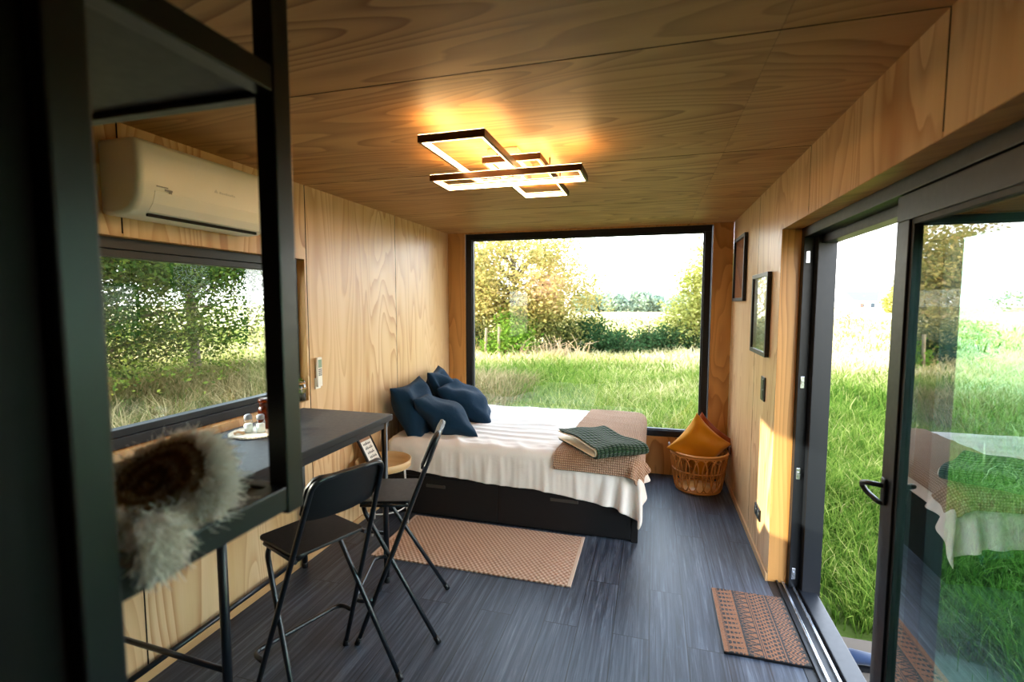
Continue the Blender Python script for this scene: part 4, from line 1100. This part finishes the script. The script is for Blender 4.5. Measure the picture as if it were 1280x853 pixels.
# ---------------- trees
def tree(name, label, base, th, crowns, nclus, nleaf, ls, m, seed, cat='tree', group=None, flat=1.0, tr=.12, tonef=None, spread=.35, parts=True):
    rng = np.random.default_rng(seed); base = np.array(base, float)
    r = thing(name, label, cat, tuple(base), 0, group)
    cs = []
    tot = sum(c[3]*c[4]*c[5] for c in crowns)
    for (cx, cy, cz, a, b, c) in crowns:
        k = max(3, int(nclus*a*b*c/tot))
        u = rng.normal(size=(k, 3)); u /= np.linalg.norm(u, axis=1)[:, None]; rr = rng.uniform(.25, 1, k)**.5
        cs.append(base+np.array([cx, cy, cz])+u*rr[:, None]*np.array([a, b, c]))
    cs = np.concatenate(cs)
    L = rng.normal(size=(len(cs), nleaf, 3))*spread*np.array([1, 1, flat])+cs[:, None]
    L = L.reshape(-1, 3); L = L[L[:, 2] > base[2]+.05]; N = len(L)
    u = rng.normal(size=(N, 3)); u[:, 2] *= .6; u /= np.linalg.norm(u, axis=1)[:, None]
    w = np.cross(u, rng.normal(size=(N, 3))); w /= np.linalg.norm(w, axis=1)[:, None]
    sz = ls*rng.uniform(.6, 1.35, N)[:, None]
    V = np.stack([L-u*sz, L+w*sz*.5, L+u*sz, L-w*sz*.5], 1).reshape(-1, 3); i = np.arange(N)*4
    cl = rng.uniform(0, 1, len(cs)); 
    t0 = np.repeat(cl, nleaf)[:N]*.6 if N == len(cs)*nleaf else rng.uniform(0, .6, N)
    t0 = np.clip(t0+rng.uniform(0, .4, N), 0, 1)
    if tonef is not None: t0 = np.clip(tonef(L-base, t0), 0, 1)
    f = npmesh('foliage', V, [np.stack([i, i+1, i+2, i+3], -1)], m, np.repeat(t0, 4), parent=r); f['kind'] = 'stuff'
    if parts:
        bm = newbm(); top = base+np.array([crowns[0][0]*.5, crowns[0][1]*.5, crowns[0][2]+.3*crowns[0][5]])
        mid = base*.45+top*.55+rng.normal(size=3)*.08
        addtube(bm, smooth_path([tuple(base), tuple(base+np.array([0, 0, th*.5])+rng.normal(size=3)*.05), tuple(mid), tuple(top)], .5, 4), tr, 8, r2=tr*.25); tk = obj('trunk', bm, 'bark', r)
        bm = newbm()
        for q in rng.choice(len(cs), min(46, len(cs)), replace=False):
            e = cs[q]; t_ = np.clip((e[2]-base[2])/max(.1, top[2]-base[2])*.75, .12, .9); s_ = base*(1-t_)+top*t_
            k1 = s_*.5+e*.5+np.array([0, 0, .12])+rng.normal(size=3)*.06
            addtube(bm, smooth_path([tuple(s_), tuple(k1), tuple(e)], .4, 3), tr*.3, 5, r2=tr*.07)
        obj('branches', bm, 'bark', r)
    return r
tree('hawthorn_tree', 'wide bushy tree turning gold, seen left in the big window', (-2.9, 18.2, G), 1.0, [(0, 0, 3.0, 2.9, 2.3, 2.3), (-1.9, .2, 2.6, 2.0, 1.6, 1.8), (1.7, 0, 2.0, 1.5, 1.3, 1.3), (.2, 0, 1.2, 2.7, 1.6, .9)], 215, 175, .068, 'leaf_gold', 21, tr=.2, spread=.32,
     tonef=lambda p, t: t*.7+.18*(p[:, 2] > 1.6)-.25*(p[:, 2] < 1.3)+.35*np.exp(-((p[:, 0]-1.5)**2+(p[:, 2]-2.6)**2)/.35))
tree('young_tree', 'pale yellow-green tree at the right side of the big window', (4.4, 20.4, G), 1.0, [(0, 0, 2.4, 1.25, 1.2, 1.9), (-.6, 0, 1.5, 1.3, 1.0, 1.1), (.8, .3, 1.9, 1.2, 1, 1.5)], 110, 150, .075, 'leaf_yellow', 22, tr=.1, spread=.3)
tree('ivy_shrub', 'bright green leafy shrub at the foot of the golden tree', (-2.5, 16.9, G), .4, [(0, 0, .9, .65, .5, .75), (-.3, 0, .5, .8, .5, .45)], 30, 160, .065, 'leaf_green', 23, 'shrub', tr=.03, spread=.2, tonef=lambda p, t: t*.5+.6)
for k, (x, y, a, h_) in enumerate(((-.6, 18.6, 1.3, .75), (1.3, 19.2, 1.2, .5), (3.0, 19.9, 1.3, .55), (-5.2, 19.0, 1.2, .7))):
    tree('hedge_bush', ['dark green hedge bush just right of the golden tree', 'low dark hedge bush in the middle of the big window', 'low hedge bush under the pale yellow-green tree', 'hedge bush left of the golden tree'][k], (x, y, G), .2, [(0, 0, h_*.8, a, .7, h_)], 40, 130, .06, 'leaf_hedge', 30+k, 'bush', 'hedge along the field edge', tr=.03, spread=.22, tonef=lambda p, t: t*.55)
# beeches beyond the side window, low branches sweeping down
for k, (x, y, cr, nm) in enumerate((
    (-7.4, 6.1, [(0, 0, 4.2, 2.6, 2.6, 2.4), (.9, .6, 2.0, 2.3, 1.8, .9), (0, -.8, 2.6, 2.2, 1.4, 1.3), (1.2, -.2, 1.3, 1.7, 1.7, .5)], 'leafy tree with low sweeping branches, leftmost beyond the side window'),
    (-8.9, 9.6, [(0, 0, 4.6, 2.6, 2.6, 2.5), (1.0, -.9, 3.4, 1.9, 1.5, 1.1), (0.3, .9, 3.4, 1.8, 1.5, 1.4)], 'leafy tree beside the bright gap, right-hand beyond the side window'),
    (-13.5, 6.8, [(0, 0, 3.9, 3.6, 3.4, 3.4)], 'darker leafy tree standing behind the other trees beyond the side window'))):
    tree('beech_tree', nm, (x, y, G), 1.6, cr, 340, 300, .036, 'leaf_beech', 50+k, flat=.38, tr=.16, spread=.42, group='trees beyond the side window')
# unseen trees added towards the low sun to shade the near grass
for k, (x, y) in enumerate(((-13.0, 1.6), (-12.4, 4.6), (-15.5, 3.2))):
    tree('shade_tree', 'unseen broad leafy tree added left of the cabin to shade the grass', (x, y, G), 1.8, [(0, 0, 4.0, 2.3, 1.9, 3.0), (.4, .3, 2.4, 1.9, 1.7, 1.6)], 150, 130, .09, 'leaf_beech', 60+k, tr=.2, spread=.4, group='added shade trees')
for k, (x, y) in enumerate(((-12.4, -2.4), (-12.2, .0))):  # unseen bushes added to shade the grass, low enough to leave the window sunlit
    tree('shade_bush', 'unseen rounded bush added left of the cabin to shade the grass', (x, y, G), .6, [(0, 0, 2.1, 1.7, 1.7, 1.8), (.2, .2, 1.2, 1.9, 1.7, 1.1)], 110, 130, .08, 'leaf_beech', 66+k, 'bush', tr=.1, spread=.3, group='added shade bushes')
# far tree line
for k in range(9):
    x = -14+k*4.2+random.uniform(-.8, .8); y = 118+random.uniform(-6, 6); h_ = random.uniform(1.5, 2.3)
    tree('distant_tree', 'haze-tinted green tree in the far tree line beyond the pale field', (x, y, G), 1.5, [(0, 0, h_*1.0, 2.9, 2.4, h_)], 40, 70, .42, 'leaf_far_haze', 70+k, group='far tree line', spread=.55, parts=False)
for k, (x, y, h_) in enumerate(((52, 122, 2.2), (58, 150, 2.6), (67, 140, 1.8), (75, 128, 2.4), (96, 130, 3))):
    tree('distant_tree', 'small haze-tinted tree on the horizon beyond the sliding door', (x, y, G), 1.5, [(0, 0, h_, 3, 2.4, h_)], 24, 60, .42, 'leaf_far_haze', 90+k, group='trees on the door side horizon', spread=.5, parts=False)
tree('golden_conifer', 'golden conifer on the horizon near the white houses', (49.5, 117, G), 3, [(0, 0, 2.0, 1.9, 1.9, 1.9), (0, 0, 5, .9, .9, 2.2)], 40, 70, .3, 'leaf_yellow', 97, spread=.4, tr=.2)
tree('red_shrub', 'bare reddish shrub out in the sunny field beyond the door', (13.8, 34.5, G), .5, [(0, 0, 1.3, .9, .8, .7)], 34, 22, .05, 'leaf_red', 98, 'shrub', tr=.03, spread=.2)
# houses
def house(label, x, y, w, d, h, rh, rot):
    r = thing('house', label, 'house', (x, y, G), rot, 'white houses on the horizon')
    bm = newbm(); addbox(bm, (-w/2, -d/2, 0), (w/2, d/2, h)); obj('walls', bm, 'house_white', r, local=True)
    bm = newbm(); addpoly(bm, [Vector((-w/2-.3, -d/2-.3, h)), Vector((-w/2-.3, d/2+.3, h)), Vector((-w/2-.3, 0, h+rh))], (w+.6, 0, 0)); obj('roof', bm, 'house_roof', r, local=True)
    for q in (-.3, 0, .3):
        bm = newbm(); addbox(bm, (w*q-.5, -d/2-.04, .9), (w*q+.5, -d/2+.02, 2.1)); obj('window', bm, 'pane_dark', r, local=True)
house('small white house with grey roof, left on the horizon beyond the door', 54, 146, 9, 7, 2.6, 2.4, .3)
house('small white house with grey roof, nearest the golden conifer', 56, 130, 8, 6, 2.2, 2.2, -.3)
# fence posts
FP = [(-3.55, 16.6, 1.1, 'thin weathered post at the left edge of the big window'), (-3.0, 16.4, 1.25, 'weathered fence post left of the bright green shrub'), (2.05, 22.4, 1.05, 'fence post standing in the gap before the pale field'), (4.0, 19.0, 1.1, 'weathered post under the pale yellow-green tree'), (14.2, 20.0, 1.2, 'fence post in the field seen through the sliding glass door')]
for x, y, h_, lb in FP:
    bm = newbm(); addtube(bm, smooth_path([(x, y, G), (x+.01, y, G+h_*.5), (x+.025, y, G+h_)], .1, 2), .055, 8, r2=.048)
    tag(obj('fence_post', bm, 'postwood', loc=(x, y, G)), lb, 'post', 'fence posts in the meadow')
# dry stalks before the hedge
bm = newbm(); rr = random.Random(9)
for q in range(90):
    x = -1.3+rr.uniform(-1.2, 1.4); y = 16.6+rr.uniform(-.4, .4); h_ = rr.uniform(.4, 1.0); dx = rr.uniform(-.5, .5)
    addtube(bm, [(x, y, G), (x+dx*.4, y+rr.uniform(-.1, .1), G+h_*.65), (x+dx, y, G+h_*rr.uniform(.6, 1))], .011, 4, r2=.004)
tag(obj('dry_stalks', bm, 'twig', loc=(-1.3, 16.6, G)), 'tangle of bleached dry stalks below the golden tree', 'stalks', kind='stuff')

# ================================================================== light, sky, camera
wd = bpy.data.worlds.new('sky'); SC.world = wd; wd.use_nodes = True; t = wd.node_tree; t.nodes.clear()
out = t.nodes.new('ShaderNodeOutputWorld'); bg = t.nodes.new('ShaderNodeBackground'); tc = t.nodes.new('ShaderNodeTexCoord'); sx = t.nodes.new('ShaderNodeSeparateXYZ'); rp = t.nodes.new('ShaderNodeValToRGB')
t.links.new(tc.outputs['Generated'], sx.inputs[0]); t.links.new(sx.outputs[2], rp.inputs[0])
e = rp.color_ramp.elements; e[0].position = 0; e[0].color = (1, .97, .92, 1); e[1].position = .7; e[1].color = (.62, .78, 1.0, 1); k = e.new(.12); k.color = (.95, .97, 1, 1)
t.links.new(rp.outputs[0], bg.inputs[0]); bg.inputs[1].default_value = 3.3; t.links.new(bg.outputs[0], out.inputs[0])
sun = bpy.data.lights.new('sun', 'SUN'); sun.energy = 7.0; sun.angle = rad(.8); sun.color = (1, .86, .66)
so_ = bpy.data.objects.new('sun', sun); COL.objects.link(so_); so_.location = (-10, -3, 6)
so_.rotation_euler = Vector((2.98, .98, -.97)).to_track_quat('-Z', 'Y').to_euler()

cam = bpy.data.cameras.new('camera'); co = bpy.data.objects.new('camera', cam); COL.objects.link(co)
yaw, pitch, roll = .2794, -.0771, .0005
co.location = (2.2004, 0, 1.7334)
co.rotation_euler = (Matrix.Rotation(yaw, 4, 'Z') @ Matrix.Rotation(PI/2+pitch, 4, 'X') @ Matrix.Rotation(roll, 4, 'Z')).to_euler()
cam.sensor_width = 36; cam.lens = 611.5258/1280*36; cam.clip_start = .02; cam.clip_end = 800
cam.dof.use_dof = True; cam.dof.focus_distance = 3.6; cam.dof.aperture_fstop = 2.2
SC.camera = co
SC.view_settings.view_transform = 'Standard'; SC.view_settings.look = 'None'; SC.view_settings.exposure = 1.62; SC.view_settings.gamma = 1; SC.view_settings.use_curve_mapping = False
SC.cycles.use_denoising = True
SC.cycles.max_bounces = 10; SC.cycles.diffuse_bounces = 5; SC.cycles.transparent_max_bounces = 16
SC.cycles.sample_clamp_indirect = 8
